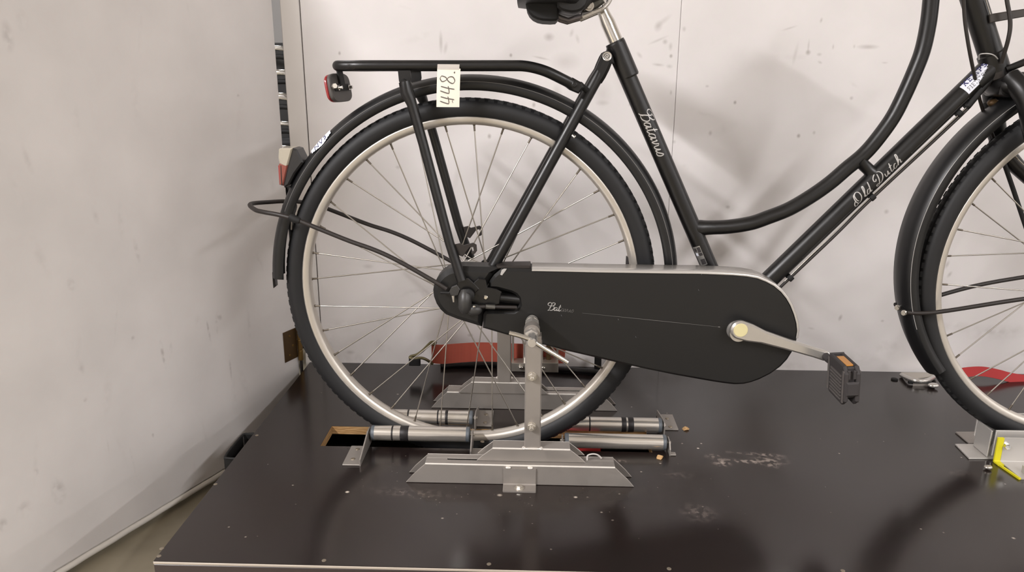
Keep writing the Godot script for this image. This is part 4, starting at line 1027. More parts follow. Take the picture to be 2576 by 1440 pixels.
func build_bicycle():
	var t := thing("bicycle", "black Dutch city bicycle with rear rack, enclosed chain case and curved frame tube", "bicycle", Vector3(0, -0.035, 0))
	var m: Mesh3
	# ---------------- wheels
	var rc := Vector3(0, 0.325, 0)
	var fc := Vector3(1.214, 0.365, 0)
	wheel_parts(sub("rear_wheel", t), rc, 8.0, true)
	wheel_parts(sub("front_wheel", t), fc, 4.0, true)
	m = m3(); m.box(Vector3(0.3016, 0.3895, 0.004), Vector3(0.3144, 0.3707, -0.006), 0.001)
	put("valve", m, mats.pedal, t.get_node("rear_wheel"))

	# ---------------- frame
	var f := sub("frame", t)
	var s0: Vector3 = Vector3(0.2623, 0.7759, 0.0); var s1: Vector3 = Vector3(0.4603, 0.3741, 0.0)
	s1 = s0 + (s1 - s0) * 1.22
	m = m3(); m.tube([s0, s1], 0.0161, 24); put("seat_tube", m, mats.black, f)
	m = m3()
	var sd := (s1 - s0).normalized()
	var lug_top: Vector3 = Vector3(0.2634, 0.7813, 0.0)
	m.lathe(lug_top, sd, [[0.0140, 0.0], [0.0172, 0.0], [0.0178, 0.003], [0.0178, 0.064], [0.0163, 0.067]], 28, true, false)
	m.lathe(lug_top, sd, [[0.0141, 0.001], [0.0141, -0.0015], [0.0172, -0.0015], [0.0172, 0.001]], 28, true, false)
	m.prism([Vector2(0.24, 0.7517), Vector2(0.241, 0.7625), Vector2(0.2486, 0.7659), Vector2(0.258, 0.7599), Vector2(0.2622, 0.745), Vector2(0.2558, 0.745), Vector2(0.2473, 0.7463)], 0.010, 0.021, 0.0015)
	m.prism([Vector2(0.24, 0.7517), Vector2(0.241, 0.7625), Vector2(0.2486, 0.7659), Vector2(0.258, 0.7599), Vector2(0.2622, 0.745), Vector2(0.2558, 0.745), Vector2(0.2473, 0.7463)], -0.021, -0.010, 0.0015)
	put("seat_lug", m, mats.black, f)
	var bc: Vector3 = Vector3(0.2476, 0.7568, 0.0295)
	m = m3(); m.lathe(bc, Vector3(0, 0, 1), [[0.0082, -0.003], [0.0082, 0.001], [0.0076, 0.0018], [0.0060, 0.0012], [0.0052, 0.0012]], 24); put("bolt_head", m, mats.worn_chrome, f)
	m = m3()
	var sw := []
	for k in 26:
		var an := k * 0.42
		sw.append(Vector2(cos(an), sin(an)) * (0.0008 + 0.00021 * k))
	ribbon(m, sw, 0.0011, func(u, v): return bc + Vector3(u, v, 0.0016))
	put("swirl_emblem", m, mats.dark, f)
	# stays up to the seat lug, both sides
	for s in [1.0, -1.0]:
		var a: Vector3 = Vector3(0.2426, 0.7462, 0.019); var a2: Vector3 = Vector3(0.2295, 0.7162, 0.021); var b: Vector3 = Vector3(0.0479, 0.3785, 0.052); var c: Vector3 = Vector3(0.0303, 0.3491, 0.058)
		m = m3()
		m.tube([Vector3(a.x, a.y, a.z * s), Vector3(a2.x, a2.y, a2.z * s), Vector3(b.x, b.y, b.z * s), Vector3(c.x, c.y, c.z * s)], [0.0062, 0.0112, 0.0108, 0.0085], 16)
		put("seat_stay", m, mats.black, f)
	for s in [1.0, -1.0]:
		m = m3()
		m.prism([Vector2(0.2228, 0.7176), Vector2(0.2279, 0.7325), Vector2(0.2324, 0.7447), Vector2(0.2375, 0.7568), Vector2(0.2415, 0.7635), Vector2(0.2462, 0.7662), Vector2(0.2511, 0.7656), Vector2(0.2555, 0.7616), Vector2(0.2578, 0.7549), Vector2(0.2575, 0.7462), Vector2(0.2531, 0.734), Vector2(0.2466, 0.7204), Vector2(0.2407, 0.7109), Vector2(0.2309, 0.7088)], (0.011 if s > 0 else -0.0290), (0.0290 if s > 0 else -0.011), 0.0055)
		put("stay_end", m, mats.black, f)
	# down tube and curved upper tube
	var d0: Vector3 = Vector3(0.5861, 0.3568, 0.0); var d1: Vector3 = Vector3(0.8088, 0.6089, 0.0)
	var dd := (d1 - d0).normalized()
	d1 = Vector3(0.9367, 0.7542, 0.0); d0 = d0 - dd * 0.10
	m = m3(); m.tube([d0, d1], 0.0176, 24); put("down_tube", m, mats.black, f)
	m = m3()
	m.tube(smooth([Vector3(0.4391, 0.4468, 0.0), Vector3(0.4488, 0.4477, 0.0), Vector3(0.4898, 0.4497, 0.0), Vector3(0.5324, 0.4571, 0.0), Vector3(0.564, 0.4688, 0.0), Vector3(0.6017, 0.4851, 0.0), Vector3(0.6396, 0.5095, 0.0), Vector3(0.6718, 0.535, 0.0), Vector3(0.6991, 0.5617, 0.0), Vector3(0.725, 0.5859, 0.0), Vector3(0.7447, 0.6113, 0.0), Vector3(0.7685, 0.6512, 0.0), Vector3(0.7831, 0.6884, 0.0), Vector3(0.7988, 0.7399, 0.0), Vector3(0.8063, 0.7737, 0.0), Vector3(0.809, 0.8149, 0.0), Vector3(0.8078, 0.8542, 0.0), Vector3(0.8053, 0.8928, 0.0), Vector3(0.8086, 0.9371, 0.0), Vector3(0.8247, 0.9744, 0.0)], 6), 0.0136, 20)
	put("curved_tube", m, mats.black, f)
	m = m3()
	m.tube([Vector3(0.4301, 0.4467, 0.0), Vector3(0.4391, 0.4468, 0.0), Vector3(0.4451, 0.4472, 0.0), Vector3(0.454, 0.4477, 0.0), Vector3(0.4644, 0.4483, 0.0)], [0.0158, 0.0156, 0.0147, 0.0139, 0.01362], 20, false)
	put("joint_fillet", m, mats.black, f)
	m = m3()
	m.tube([Vector3(0.719, 0.5765, 0.0), Vector3(0.7279, 0.5693, 0.0), Vector3(0.7392, 0.5599, 0.0), Vector3(0.7482, 0.5527, 0.0)], [0.0150, 0.0112, 0.0112, 0.0155], 18)
	put("bridge", m, mats.black, f)
	var h0: Vector3 = Vector3(0.826, 0.962, 0.0); var h1: Vector3 = Vector3(0.9398, 0.7366, 0.0)
	var hd := (h1 - h0).normalized()
	m = m3(); m.tube([h0, h1], 0.0198, 26); put("head_tube", m, mats.black, f)
	m = m3()
	var lc: Vector3 = Vector3(0.9291, 0.7582, 0.0)
	m.lathe(lc - hd * 0.010, hd, [[0.0205, 0.0], [0.0225, 0.002], [0.0225, 0.042], [0.0205, 0.044]], 28)
	m.tube([lc + hd * 0.012, lc + hd * 0.012 - dd * 0.045], [0.0205, 0.0182], 22)
	put("head_lug", m, mats.black, f)
	m = m3()
	m.tube(smooth([Vector3(0.9001, 0.7551, 0.012), Vector3(0.8967, 0.763, 0.017), Vector3(0.9017, 0.7649, 0.0222), Vector3(0.9118, 0.7642, 0.0236), Vector3(0.9201, 0.761, 0.0232), Vector3(0.9279, 0.7551, 0.021)], 5), 0.0011, 8)
	put("lug_line", m, mats.silver_print, f)
	# rear dropouts and lower stays
	for s in [1.0, -1.0]:
		m = m3()
		var zz: float = 0.086 if s > 0 else -0.062
		m.prism([Vector2(0.0105, 0.3541), Vector2(0.0237, 0.3663), Vector2(0.0368, 0.3635), Vector2(0.0396, 0.3499), Vector2(0.0571, 0.3464), Vector2(0.0659, 0.3412), Vector2(0.0616, 0.3183), Vector2(0.0469, 0.3135), Vector2(0.0204, 0.3161), Vector2(0.0058, 0.3266)], zz, zz + 0.006, 0.0012)
		put("dropout", m, mats.black, f)
		m = m3()
		m.tube([Vector3(0.0462, 0.3267, 0.076) * Vector3(1, 1, s), Vector3(0.123, 0.3184, 0.07) * Vector3(1, 1, s), Vector3(0.1832, 0.3014, 0.055) * Vector3(1, 1, s)], 0.0095, 16)
		put("chain_stay", m, mats.black, f)
	m = m3(); m.lathe(Vector3(0.0369, 0.3312, 0.0915), Vector3(0, 0, 1), [[0.0042, 0], [0.0042, 0.003], [0.0028, 0.0045]], 14); put("bolt_head", m, mats.chrome, f)
	# cable run under the down tube, clips
	m = m3()
	m.tube(smooth([Vector3(0.5973, 0.3338, 0.008), Vector3(0.6129, 0.3514, 0.008), Vector3(0.6892, 0.4369, 0.008), Vector3(0.7479, 0.5067, 0.008), Vector3(0.8394, 0.607, 0.008), Vector3(0.8952, 0.6693, 0.008), Vector3(0.9068, 0.6894, 0.01), Vector3(0.9261, 0.7135, 0.008), Vector3(0.9473, 0.7489, 0.0)], 5), 0.0028, 10); put("cable", m, mats.rust_black, f)
	m = m3()
	m.tube([Vector3(0.6044, 0.3471, 0.01), Vector3(0.7464, 0.5121, 0.01), Vector3(0.8365, 0.6107, 0.01), Vector3(0.8992, 0.6804, 0.01)], 0.0011, 8); put("shift_wire", m, mats.spoke, f)
	var clip_axis := dd
	for q in [Vector3(0.6149, 0.3533, 0.006), Vector3(0.7491, 0.5101, 0.006), Vector3(0.8826, 0.6628, 0.006), Vector3(0.8957, 0.6768, 0.006)]:
		m = m3(); m.lathe(q - clip_axis * 0.005, clip_axis, [[0.0062, 0], [0.0072, 0.001], [0.0072, 0.009], [0.0062, 0.010]], 14)
		put("cable_clip", m, mats.dark, f)
	m = m3()
	m.tube(smooth([Vector3(0.8951, 0.6749, 0.009), Vector3(0.9046, 0.6901, 0.01), Vector3(0.9134, 0.7039, 0.01), Vector3(0.9233, 0.7189, 0.01), Vector3(0.935, 0.7312, 0.01)], 4), 0.0058, 10); put("cable_sleeve", m, mats.dark, f)
	# lettering: seat tube, down tube; labels
	m = m3()
	var la: Vector3 = s0 + sd * ((Vector3(0.3258, 0.6706, 0.0)) - s0).length()
	script_line(m, "Batavus", 0.0245, 0.0021, on_tube(la, s1, 0.0161, -0.0085), 0.25, 1.06)
	put("seat_tube_lettering", m, mats.silver_print, f)
	m = m3()
	var lb: Vector3 = d0 + dd * (Vector3(0.7138, 0.4961, 0.0) - d0).length()
	script_line(m, "Old Dutch", 0.0205, 0.0019, on_tube(lb, d1, 0.0176, -0.0085), 0.3, 1.12)
	put("down_tube_lettering", m, mats.silver_print, f)
	m = m3()
	for q in [[Vector3(0.6353, 0.392, 0.0), Vector3(0.7198, 0.4894, 0.0)], [Vector3(0.8063, 0.5917, 0.0), Vector3(0.8915, 0.6884, 0.0)]]:
		var u0: float = (q[0] - d0).length(); var u1: float = (q[1] - d0).length()
		var on := on_tube(d0, d1, 0.0176, -0.0085)
		var ln := []
		for k in 9: ln.append(Vector2(lerpf(u0, u1, k / 8.0), 0.0))
		ribbon(m, ln, 0.0009, on)
		for e in [u0, u1]: ribbon(m, [Vector2(e - 0.001, 0), Vector2(e, 0.0), Vector2(e + 0.001, 0)], 0.0022, on)
	put("pinstripe", m, mats.worn_print, f)
	label_patch(f, "seat_tube_label", d0, s0, s1, 0.0161)
	var ua: Vector3 = d0 + dd * (Vector3(0.8885, 0.7022, 0.0) - d0).length()
	var on2 := on_tube(ua, d1, 0.0176, 0.002, 0.0004)
	m = m3()
	patch(m, on2, -0.004, 0.056, 0.0050, 0.0165, 0.0)
	patch(m, on2, -0.004, 0.066, -0.0045, 0.0050, 0.0)
	put("dealer_sticker", m, mats.white, f, "white dealer sticker with blue capitals")
	var on3 := on_tube(ua, d1, 0.0176, 0.002, 0.0006)
	m = m3(); print_text(m, "KEMPS", 0.0098, true, on3, 0.000, 0.0062, 1.22); put("dealer_name", m, mats.navy, f)
	m = m3(); print_text(m, "FIETSTOTAAL", 0.0074, true, on3, 0.000, -0.0034, 0.98); put("dealer_line", m, mats.grey_print, f)

	# ---------------- rear fender, front fender
	var fd := sub("rear_fender", t)
	var rfc := Vector2(0.008, 0.331)
	put("blade", fender_mesh(rfc, 0.3945, 0.3665, -16.0, 178.5, 0.0245), mats.fender, fd)
	m = m3(); m.sweep(rfc, [[0.3812, 0.0246], [0.3812, 0.0250], [0.3822, 0.0250], [0.3822, 0.0246]], -20.0, 158.0, 80); put("pinstripe", m, mats.worn_print, fd)
	m = m3(); m.sweep(rfc, [[0.3915, -0.012], [0.3925, -0.012], [0.3945, -0.004], [0.3945, 0.004], [0.3925, 0.012], [0.3915, 0.012]], 177.0, 181.6, 6); put("fender_tip", m, mats.rust_black, fd)
	m = m3()
	var onf := func(u, v):
		var an: float = deg_to_rad(u)
		var w: float = clampf(v, 0.0, 1.0)
		var rr: float = lerpf(0.3830, 0.3935, w)
		var zz: float = lerpf(0.0242, 0.0110, w * w)
		return Vector3(rfc.x + cos(an) * (rr + 0.0008), rfc.y + sin(an) * (rr + 0.0008), zz + 0.0006)
	for k in 10:
		var a := lerpf(131.8, 139.6, k / 10.0); var b := lerpf(131.8, 139.6, (k + 1) / 10.0)
		for j in 5:
			var e0 := maxf(0.0, absf(k - 4.5) / 9.0 - 0.1)
			var v0 := lerpf(e0, 1.0, j / 5.0); var v1 := lerpf(e0, 1.0, (j + 1) / 5.0)
			m.quad(onf.call(a, v0), onf.call(a, v1), onf.call(b, v1), onf.call(b, v0), 1)
	put("white_sticker", m, mats.white, fd, "white shield sticker with worn blue letters")
	m = m3()
	for st in [[[138.2, 0.35], [138.0, 0.85]], [[138.0, 0.85], [136.9, 0.3]], [[136.9, 0.3], [136.7, 0.85]], [[136.1, 0.85], [135.6, 0.3], [135.0, 0.85]], [[134.4, 0.8], [133.8, 0.85], [133.7, 0.55], [134.3, 0.35]]]:
		for i in st.size() - 1:
			var p: Vector3 = onf.call(st[i][0], st[i][1]); var q: Vector3 = onf.call(st[i + 1][0], st[i + 1][1])
			m.tube([p + Vector3(0, 0, 0.0003), q + Vector3(0, 0, 0.0003)], 0.0008, 5)
	put("sticker_letters", m, mats.navy, fd)
	m = m3(); m.lathe(Vector3(0.1899, 0.621, 0.046), Vector3(0.8, -0.5, 0.5), [[0.0032, 0], [0.0032, 0.006], [0.0022, 0.007]], 10); put("fender_bolt", m, mats.chrome, fd)
	var ff := sub("front_fender", t)
	var ffc := Vector2(1.183, 0.399)
	put("blade", fender_mesh(ffc, 0.3655, 0.3395, 60.0, 220.5, 0.0300), mats.fender, ff)
	m = m3(); m.sweep(ffc, [[0.3540, 0.0303], [0.3540, 0.0307], [0.3549, 0.0307], [0.3549, 0.0303]], 75.0, 203.0, 70); put("pinstripe", m, mats.silver_print, ff)
	for q in [Vector3(0.8287, 0.2912, 0.024), Vector3(0.8273, 0.2941, 0.0)]:
		m = m3(); m.lathe(q + Vector3(0.004, 0, -0.003), Vector3(-0.55, 0, 0.8), [[0.0055, 0], [0.0055, 0.003], [0.0035, 0.005], [0.0035, 0.009]], 12); put("stay_bolt", m, mats.zinc, ff)
	for s in [1.0, -1.0]:
		m = m3()
		var e: Vector3 = Vector3(0.8563, 0.2937, 0.028)
		m.tube(smooth([Vector3(e.x - 0.02, e.y - 0.001, 0.026 * s), Vector3(e.x + 0.03, e.y + 0.004, 0.036 * s), Vector3(1.02, 0.330, 0.055 * s), Vector3(1.205, 0.362, 0.062 * s)]), 0.0042, 10); put("stay_rod", m, mats.rust_black, ff)

	# ---------------- rear rack
	var rk := sub("rear_rack", t)
	var rail := []
	for q in [Vector3(0.1915, 0.7061, 0.052), Vector3(0.1844, 0.7108, 0.053), Vector3(0.1695, 0.7181, 0.057), Vector3(0.1451, 0.7292, 0.06), Vector3(0.1244, 0.7357, 0.06), Vector3(0.1024, 0.7396, 0.06), Vector3(0.0763, 0.7401, 0.06), Vector3(-0.0064, 0.7396, 0.06), Vector3(-0.1032, 0.7391, 0.06), Vector3(-0.1726, 0.7387, 0.06), Vector3(-0.1986, 0.7383, 0.056)]: rail.append(q)
	var lx: float = (Vector3(-0.2247, 0.7375, 0.03)).x
	var ly: float = (Vector3(-0.1986, 0.7383, 0.056)).y
	rail.append(Vector3(lx - 0.001, ly, 0.042)); rail.append(Vector3(lx - 0.005, ly, 0.0))
	var far := rail.duplicate(); far.reverse()
	for i in range(1, far.size()): rail.append(far[i] * Vector3(1, 1, -1))
	m = m3(); m.tube(smooth(rail, 5), 0.0092, 16); put("rail", m, mats.black, rk)
	var wear: Vector3 = Vector3(-0.1865, 0.7387, 0.06)
	m = m3()
	var rgw := RandomNumberGenerator.new(); rgw.seed = 6
	var onr := func(u, v): return Vector3(wear.x + u, wear.y + sin(v) * 0.0094, 0.0585 + cos(v) * 0.0094 - maxf(0.0, -u - 0.01) * 0.2)
	for k in 26:
		var u := rgw.randf_range(-0.022, 0.022); var v := rgw.randf_range(-0.9, 0.7)
		ribbon(m, [Vector2(u, v), Vector2(u + 0.003, v + rgw.randf_range(-0.3, 0.3)), Vector2(u + 0.007, v + 0.1)], 0.0016, onr)
	put("rail_scuffs", m, smat(Color(0.22, 0.19, 0.18), 0.6), rk, "paint worn off the end of the rail")
	for s in [1.0, -1.0]:
		m = m3()
		m.prism([Vector2(0.174, 0.7134), Vector2(0.187, 0.7208), Vector2(0.2032, 0.7122), Vector2(0.2069, 0.7042), Vector2(0.1982, 0.6933), Vector2(0.1862, 0.698), Vector2(0.1763, 0.7053)], 0.0500, 0.0590, 0.003) if s > 0 else m.prism([Vector2(0.174, 0.7134), Vector2(0.187, 0.7208), Vector2(0.2032, 0.7122), Vector2(0.2069, 0.7042), Vector2(0.1982, 0.6933), Vector2(0.1862, 0.698), Vector2(0.1763, 0.7053)], -0.0590, -0.0500, 0.003)
		m.lathe(Vector3(0.1904, 0.7089, 0.0588) * Vector3(1, 1, s), Vector3(0, 0, s), [[0.005, 0], [0.005, 0.003], [0.0035, 0.004]], 14)
		put("rail_clamp", m, mats.black, rk)
	m = m3(); m.tube([Vector3(0.2008, 0.7095, 0.045), Vector3(0.2139, 0.6985, 0.03)], 0.005, 8); put("clamp_strip", m, mats.dark, rk)
	for s in [1.0, -1.0]:
		# tab under the rail, leg down to the axle, bag hook near its foot
		m = m3()
		var z0: float = 0.0605 * s; var z1: float = 0.0655 * s
		m.prism([Vector2(-0.1161, 0.7317), Vector2(-0.0946, 0.7318), Vector2(-0.0936, 0.7186), Vector2(-0.0961, 0.7065), Vector2(-0.1025, 0.7018), Vector2(-0.1108, 0.7031), Vector2(-0.1147, 0.7131)], minf(z0, z1), maxf(z0, z1), 0.001)
		put("leg_tab", m, mats.black, rk)
		m = m3(); m.lathe(Vector3(-0.1052, 0.7118, 0.0655) * Vector3(1, 1, s), Vector3(0, 0, s), [[0.0050, 0], [0.0050, 0.002], [0.0034, 0.0035]], 14); put("tab_bolt", m, mats.black, rk)
		m = m3()
		var a: Vector3 = Vector3(-0.104, 0.7119, 0.069); var b: Vector3 = Vector3(-0.1002, 0.6946, 0.07); var c: Vector3 = Vector3(-0.0923, 0.6745, 0.071); var d: Vector3 = Vector3(-0.0741, 0.6079, 0.074); var e: Vector3 = Vector3(-0.029, 0.4299, 0.083); var g: Vector3 = Vector3(-0.0068, 0.3619, 0.09)
		m.tube([a * Vector3(1, 1, s), b * Vector3(1, 1, s), c * Vector3(1, 1, s), d * Vector3(1, 1, s), e * Vector3(1, 1, s), g * Vector3(1, 1, s)], [0.0105, 0.0120, 0.0092, 0.0088, 0.0088, 0.0098], 14, true, false)
		put("leg", m, mats.black, rk)
		m = m3()
		m.prism([Vector2(-0.0198, 0.4274), Vector2(-0.0097, 0.4297), Vector2(-0.0039, 0.4261), Vector2(0.0135, 0.4307), Vector2(0.0199, 0.4271), Vector2(0.0206, 0.416), Vector2(0.0169, 0.4108), Vector2(0.0111, 0.4085), Vector2(0.0104, 0.4122), Vector2(0.0148, 0.4167), Vector2(0.0134, 0.4233), Vector2(0.0076, 0.4225), Vector2(-0.0012, 0.4106), Vector2(-0.0056, 0.4046), Vector2(-0.0158, 0.4089)], (0.079 if s > 0 else -0.083), (0.083 if s > 0 else -0.079), 0.001)
		put("bag_hook", m, mats.rust_black, rk)
	# ---------------- reflector hung from the rack end
	var rf := sub("rack_reflector", t)
	var rcn: Vector3 = Vector3(-0.2358, 0.7, 0.0)
	var rx := Transform3D(Basis(Vector3.UP, deg_to_rad(-8.0)) * Basis(Vector3(0, 0, 1), deg_to_rad(9.0)), rcn)
	var face := Transform3D(Basis(Vector3(0, 0, 1), Vector3.UP, Vector3(-1, 0, 0)), Vector3.ZERO)
	m = m3(rx * face)
	var rr := []
	for k in 28:
		var an := TAU * k / 28.0
		rr.append(Vector2(signf(cos(an)) * pow(absf(cos(an)), 0.5) * 0.047, signf(sin(an)) * pow(absf(sin(an)), 0.5) * 0.0255))
	m.prism(rr, -0.004, 0.003, 0.0015); put("back_plate", m, smat(Color(0.30, 0.285, 0.275), 0.6), rf)
	m = m3(rx * face); m.prism(rr.map(func(q): return q * 0.98), 0.003, 0.009, 0.002); put("lens", m, mats.red_lens, rf, "red reflector lens")
	m = m3(rx)
	m.box(Vector3(0.004, -0.002, -0.012), Vector3(0.008, 0.040, 0.010), 0.001)
	m.box(Vector3(0.004, -0.006, -0.030), Vector3(0.007, 0.006, 0.034), 0.001)
	put("bracket", m, mats.dark, rf)
	for z in [-0.024, 0.026]:
		m = m3(rx); m.lathe(Vector3(0.006, -0.001, z), Vector3.RIGHT, [[0.0046, 0], [0.0046, 0.004], [0.003, 0.0045], [0.003, 0.010]], 12); put("nut", m, mats.chrome, rf)
	m = m3(rx); m.hexa(Vector3(0.009, 0.002, 0.046), Vector3(0.6, 0, 0.8), 0.005, 0.008); put("side_nut", m, mats.zinc, rf)

	# ---------------- tail lamp on the fender
	var tl := sub("tail_lamp", t)
	m = m3(); m.prism([Vector2(-0.3233, 0.5918), Vector2(-0.316, 0.5897), Vector2(-0.3096, 0.5752), Vector2(-0.3058, 0.5658), Vector2(-0.323, 0.545), Vector2(-0.3358, 0.5234), Vector2(-0.3444, 0.5181), Vector2(-0.3463, 0.5233), Vector2(-0.3372, 0.5537)], -0.022, 0.022, 0.003); put("housing", m, smat(Color(0.14, 0.135, 0.135), 0.4), tl)
	m = m3(); m.prism([Vector2(-0.3501, 0.5894), Vector2(-0.347, 0.5916), Vector2(-0.324, 0.5918), Vector2(-0.3372, 0.5545), Vector2(-0.3507, 0.5632), Vector2(-0.3521, 0.5734)], -0.021, 0.021, 0.0025); put("clear_lens", m, mats.clear_lens, tl, "dusty clear lens")
	m = m3(); m.prism([Vector2(-0.3523, 0.5617), Vector2(-0.3499, 0.5639), Vector2(-0.3352, 0.5611), Vector2(-0.3383, 0.55), Vector2(-0.3471, 0.5218), Vector2(-0.3537, 0.5247)], -0.021, 0.021, 0.002); put("red_lens", m, mats.pink_lens, tl, "faded red lens")
	m = m3(); m.prism([Vector2(-0.354, 0.5595), Vector2(-0.3494, 0.5602), Vector2(-0.35, 0.5232), Vector2(-0.3545, 0.5239)], -0.020, 0.020, 0.002); put("reflector", m, mats.red_lens, tl)
	m = m3(); m.prism([Vector2(-0.3487, 0.5602), Vector2(-0.3472, 0.5603), Vector2(-0.3478, 0.5233), Vector2(-0.3501, 0.5225)], -0.0213, 0.0213, 0.0004); put("seam", m, mats.dark, tl)

	# ---------------- looped rear stand, swung up round the wheel
	var ks := sub("rear_stand", t)
	var k1 := [Vector3(-0.0345, 0.3462, 0.092), Vector3(-0.0665, 0.3648, 0.09), Vector3(-0.1245, 0.3968, 0.086), Vector3(-0.1666, 0.4156, 0.083), Vector3(-0.2118, 0.4307, 0.08), Vector3(-0.2693, 0.4532, 0.078), Vector3(-0.309, 0.4685, 0.076), Vector3(-0.341, 0.4762, 0.072), Vector3(-0.3721, 0.4793, 0.062), Vector3(-0.3943, 0.4805, 0.045)]
	m = m3()
	var tip := Vector3((Vector3(-0.4192, 0.4786, 0.0)).x, (Vector3(-0.3943, 0.4805, 0.045)).y + 0.003, 0.0)
	var loop: Array = k1.duplicate(); loop.append(tip)
	for i in range(k1.size() - 1, -1, -1): loop.append(k1[i] * Vector3(1, 1, -1))
	m.tube(smooth(loop, 5), 0.0042, 12); put("loop", m, mats.rust_black, ks)
	m = m3(); m.tube([Vector3(-0.3206, 0.4744, 0.077), Vector3(-0.3108, 0.4694, 0.077), Vector3(-0.3022, 0.4666, 0.077)], [0.0060, 0.0075, 0.0055], 12); put("stop_sleeve", m, mats.dark, ks)
	m = m3(); m.tube([Vector3(-0.3655, 0.4741, -0.03), Vector3(-0.344, 0.4681, -0.03)], 0.012, 10); put("rest_pad", m, mats.dark, ks)
	m = m3(); m.tube(smooth([Vector3(-0.3276, 0.4447, 0.05), Vector3(-0.3226, 0.4602, 0.06), Vector3(-0.316, 0.4673, 0.07)]), 0.0012, 6); put("spring_wire", m, mats.spoke, ks)

	# ---------------- chain case
	var cc := sub("chain_case", t)
	var fz := 0.084
	var main := [Vector2(0.0657, 0.3831), Vector2(0.0932, 0.3835), Vector2(0.1222, 0.3831), Vector2(0.1801, 0.3831), Vector2(0.2379, 0.3824), Vector2(0.31, 0.3823), Vector2(0.3818, 0.3821), Vector2(0.4248, 0.3823), Vector2(0.4535, 0.3816), Vector2(0.4857, 0.3805), Vector2(0.5109, 0.3786), Vector2(0.5305, 0.3752), Vector2(0.5475, 0.3687), Vector2(0.5626, 0.3607), Vector2(0.5766, 0.3496), Vector2(0.5879, 0.337), Vector2(0.5973, 0.3227), Vector2(0.6056, 0.3053), Vector2(0.6117, 0.2886), Vector2(0.6148, 0.2732), Vector2(0.6143, 0.2576), Vector2(0.6121, 0.2435), Vector2(0.6078, 0.2293), Vector2(0.6005, 0.2142), Vector2(0.5895, 0.1997), Vector2(0.5725, 0.185), Vector2(0.5529, 0.1734), Vector2(0.5371, 0.1667), Vector2(0.5241, 0.1632), Vector2(0.5078, 0.1621), Vector2(0.4867, 0.1642), Vector2(0.4626, 0.1678), Vector2(0.4324, 0.1729), Vector2(0.3947, 0.1794), Vector2(0.3381, 0.1905), Vector2(0.2816, 0.2031), Vector2(0.1877, 0.2246), Vector2(0.1316, 0.2395), Vector2(0.0734, 0.2551), Vector2(0.0302, 0.2677), Vector2(0.0326, 0.2966), Vector2(0.0363, 0.3013), Vector2(0.0887, 0.3021), Vector2(0.0945, 0.306), Vector2(0.0982, 0.3145), Vector2(0.0966, 0.3268), Vector2(0.0914, 0.3336), Vector2(0.0826, 0.338), Vector2(0.0569, 0.3445), Vector2(0.0394, 0.345), Vector2(0.0438, 0.3595), Vector2(0.0511, 0.3701)]
	m = m3(); m.prism(main, 0.040, fz, 0.005, false, 40.0); put("case_shell", m, mats.case, cc)
	var rear := [Vector2(0.0627, 0.3838), Vector2(0.0206, 0.3847), Vector2(-0.0085, 0.3851), Vector2(-0.0216, 0.3834), Vector2(-0.0348, 0.3787), Vector2(-0.0452, 0.3718), Vector2(-0.0534, 0.3627), Vector2(-0.0595, 0.3512), Vector2(-0.062, 0.339), Vector2(-0.0608, 0.326), Vector2(-0.056, 0.3122), Vector2(-0.0488, 0.3008), Vector2(-0.0393, 0.2916), Vector2(-0.0172, 0.2826), Vector2(0.0287, 0.2685), Vector2(0.0311, 0.2965), Vector2(0.0348, 0.3028), Vector2(0.0408, 0.3237), Vector2(0.0379, 0.345), Vector2(0.0423, 0.3595), Vector2(0.0497, 0.3709)]
	m = m3(); m.prism(rear, 0.040, fz - 0.0006, 0.009, false, 40.0); put("rear_cover", m, mats.case, cc)
	m = m3(); m.box(Vector3(0.0303, 0.2857, 0.05), Vector3(0.1017, 0.3375, 0.046), 0.0005); put("case_inside", m, mats.dark, cc)
	m = m3(); m.prism([Vector2(0.0551, 0.3869), Vector2(0.1178, 0.3885), Vector2(0.1193, 0.3818), Vector2(0.0565, 0.3809)], 0.042, 0.078, 0.002); put("top_cap", m, mats.rust_black, cc)
	# bright trim wrapped along the upper edge
	var edge := [Vector2(0.1208, 0.3834), Vector2(0.1801, 0.3831), Vector2(0.2379, 0.3824), Vector2(0.31, 0.3823), Vector2(0.3818, 0.3821), Vector2(0.4248, 0.3823), Vector2(0.4535, 0.3816), Vector2(0.4857, 0.3805), Vector2(0.5109, 0.3786), Vector2(0.5305, 0.3752), Vector2(0.5475, 0.3687), Vector2(0.5626, 0.3607), Vector2(0.5766, 0.3496), Vector2(0.5879, 0.337), Vector2(0.5973, 0.3227), Vector2(0.6056, 0.3053), Vector2(0.6117, 0.2886), Vector2(0.6148, 0.2732), Vector2(0.6143, 0.2576)]
	m = m3()
	var es := []
	for i in edge.size():
		var d: Vector2 = (edge[mini(i + 1, edge.size() - 1)] - edge[maxi(i - 1, 0)]).normalized()
		var n := Vector2(-d.y, d.x)
		if i < edge.size() - 3 and n.y < 0: n = -n
		if i >= edge.size() - 3 and n.x < 0: n = -n
		var o: Vector2 = edge[i]
		var ring := []
		for q in [[-0.0035, fz + 0.0004], [-0.0005, fz + 0.0008], [0.0016, fz - 0.0022], [0.0020, fz - 0.006], [0.0020, 0.041], [0.0, 0.0405]]:
			ring.append(Vector3(o.x + n.x * q[0], o.y + n.y * q[0], q[1]))
		es.append(ring)
	m.rings(es, false, 1)
	var trim: StandardMaterial3D = mats.aluminium.duplicate(); trim.roughness = 0.24; trim.cull_mode = BaseMaterial3D.CULL_DISABLED
	put("bright_trim", m, trim, cc, "bright metal trim along the upper edge")
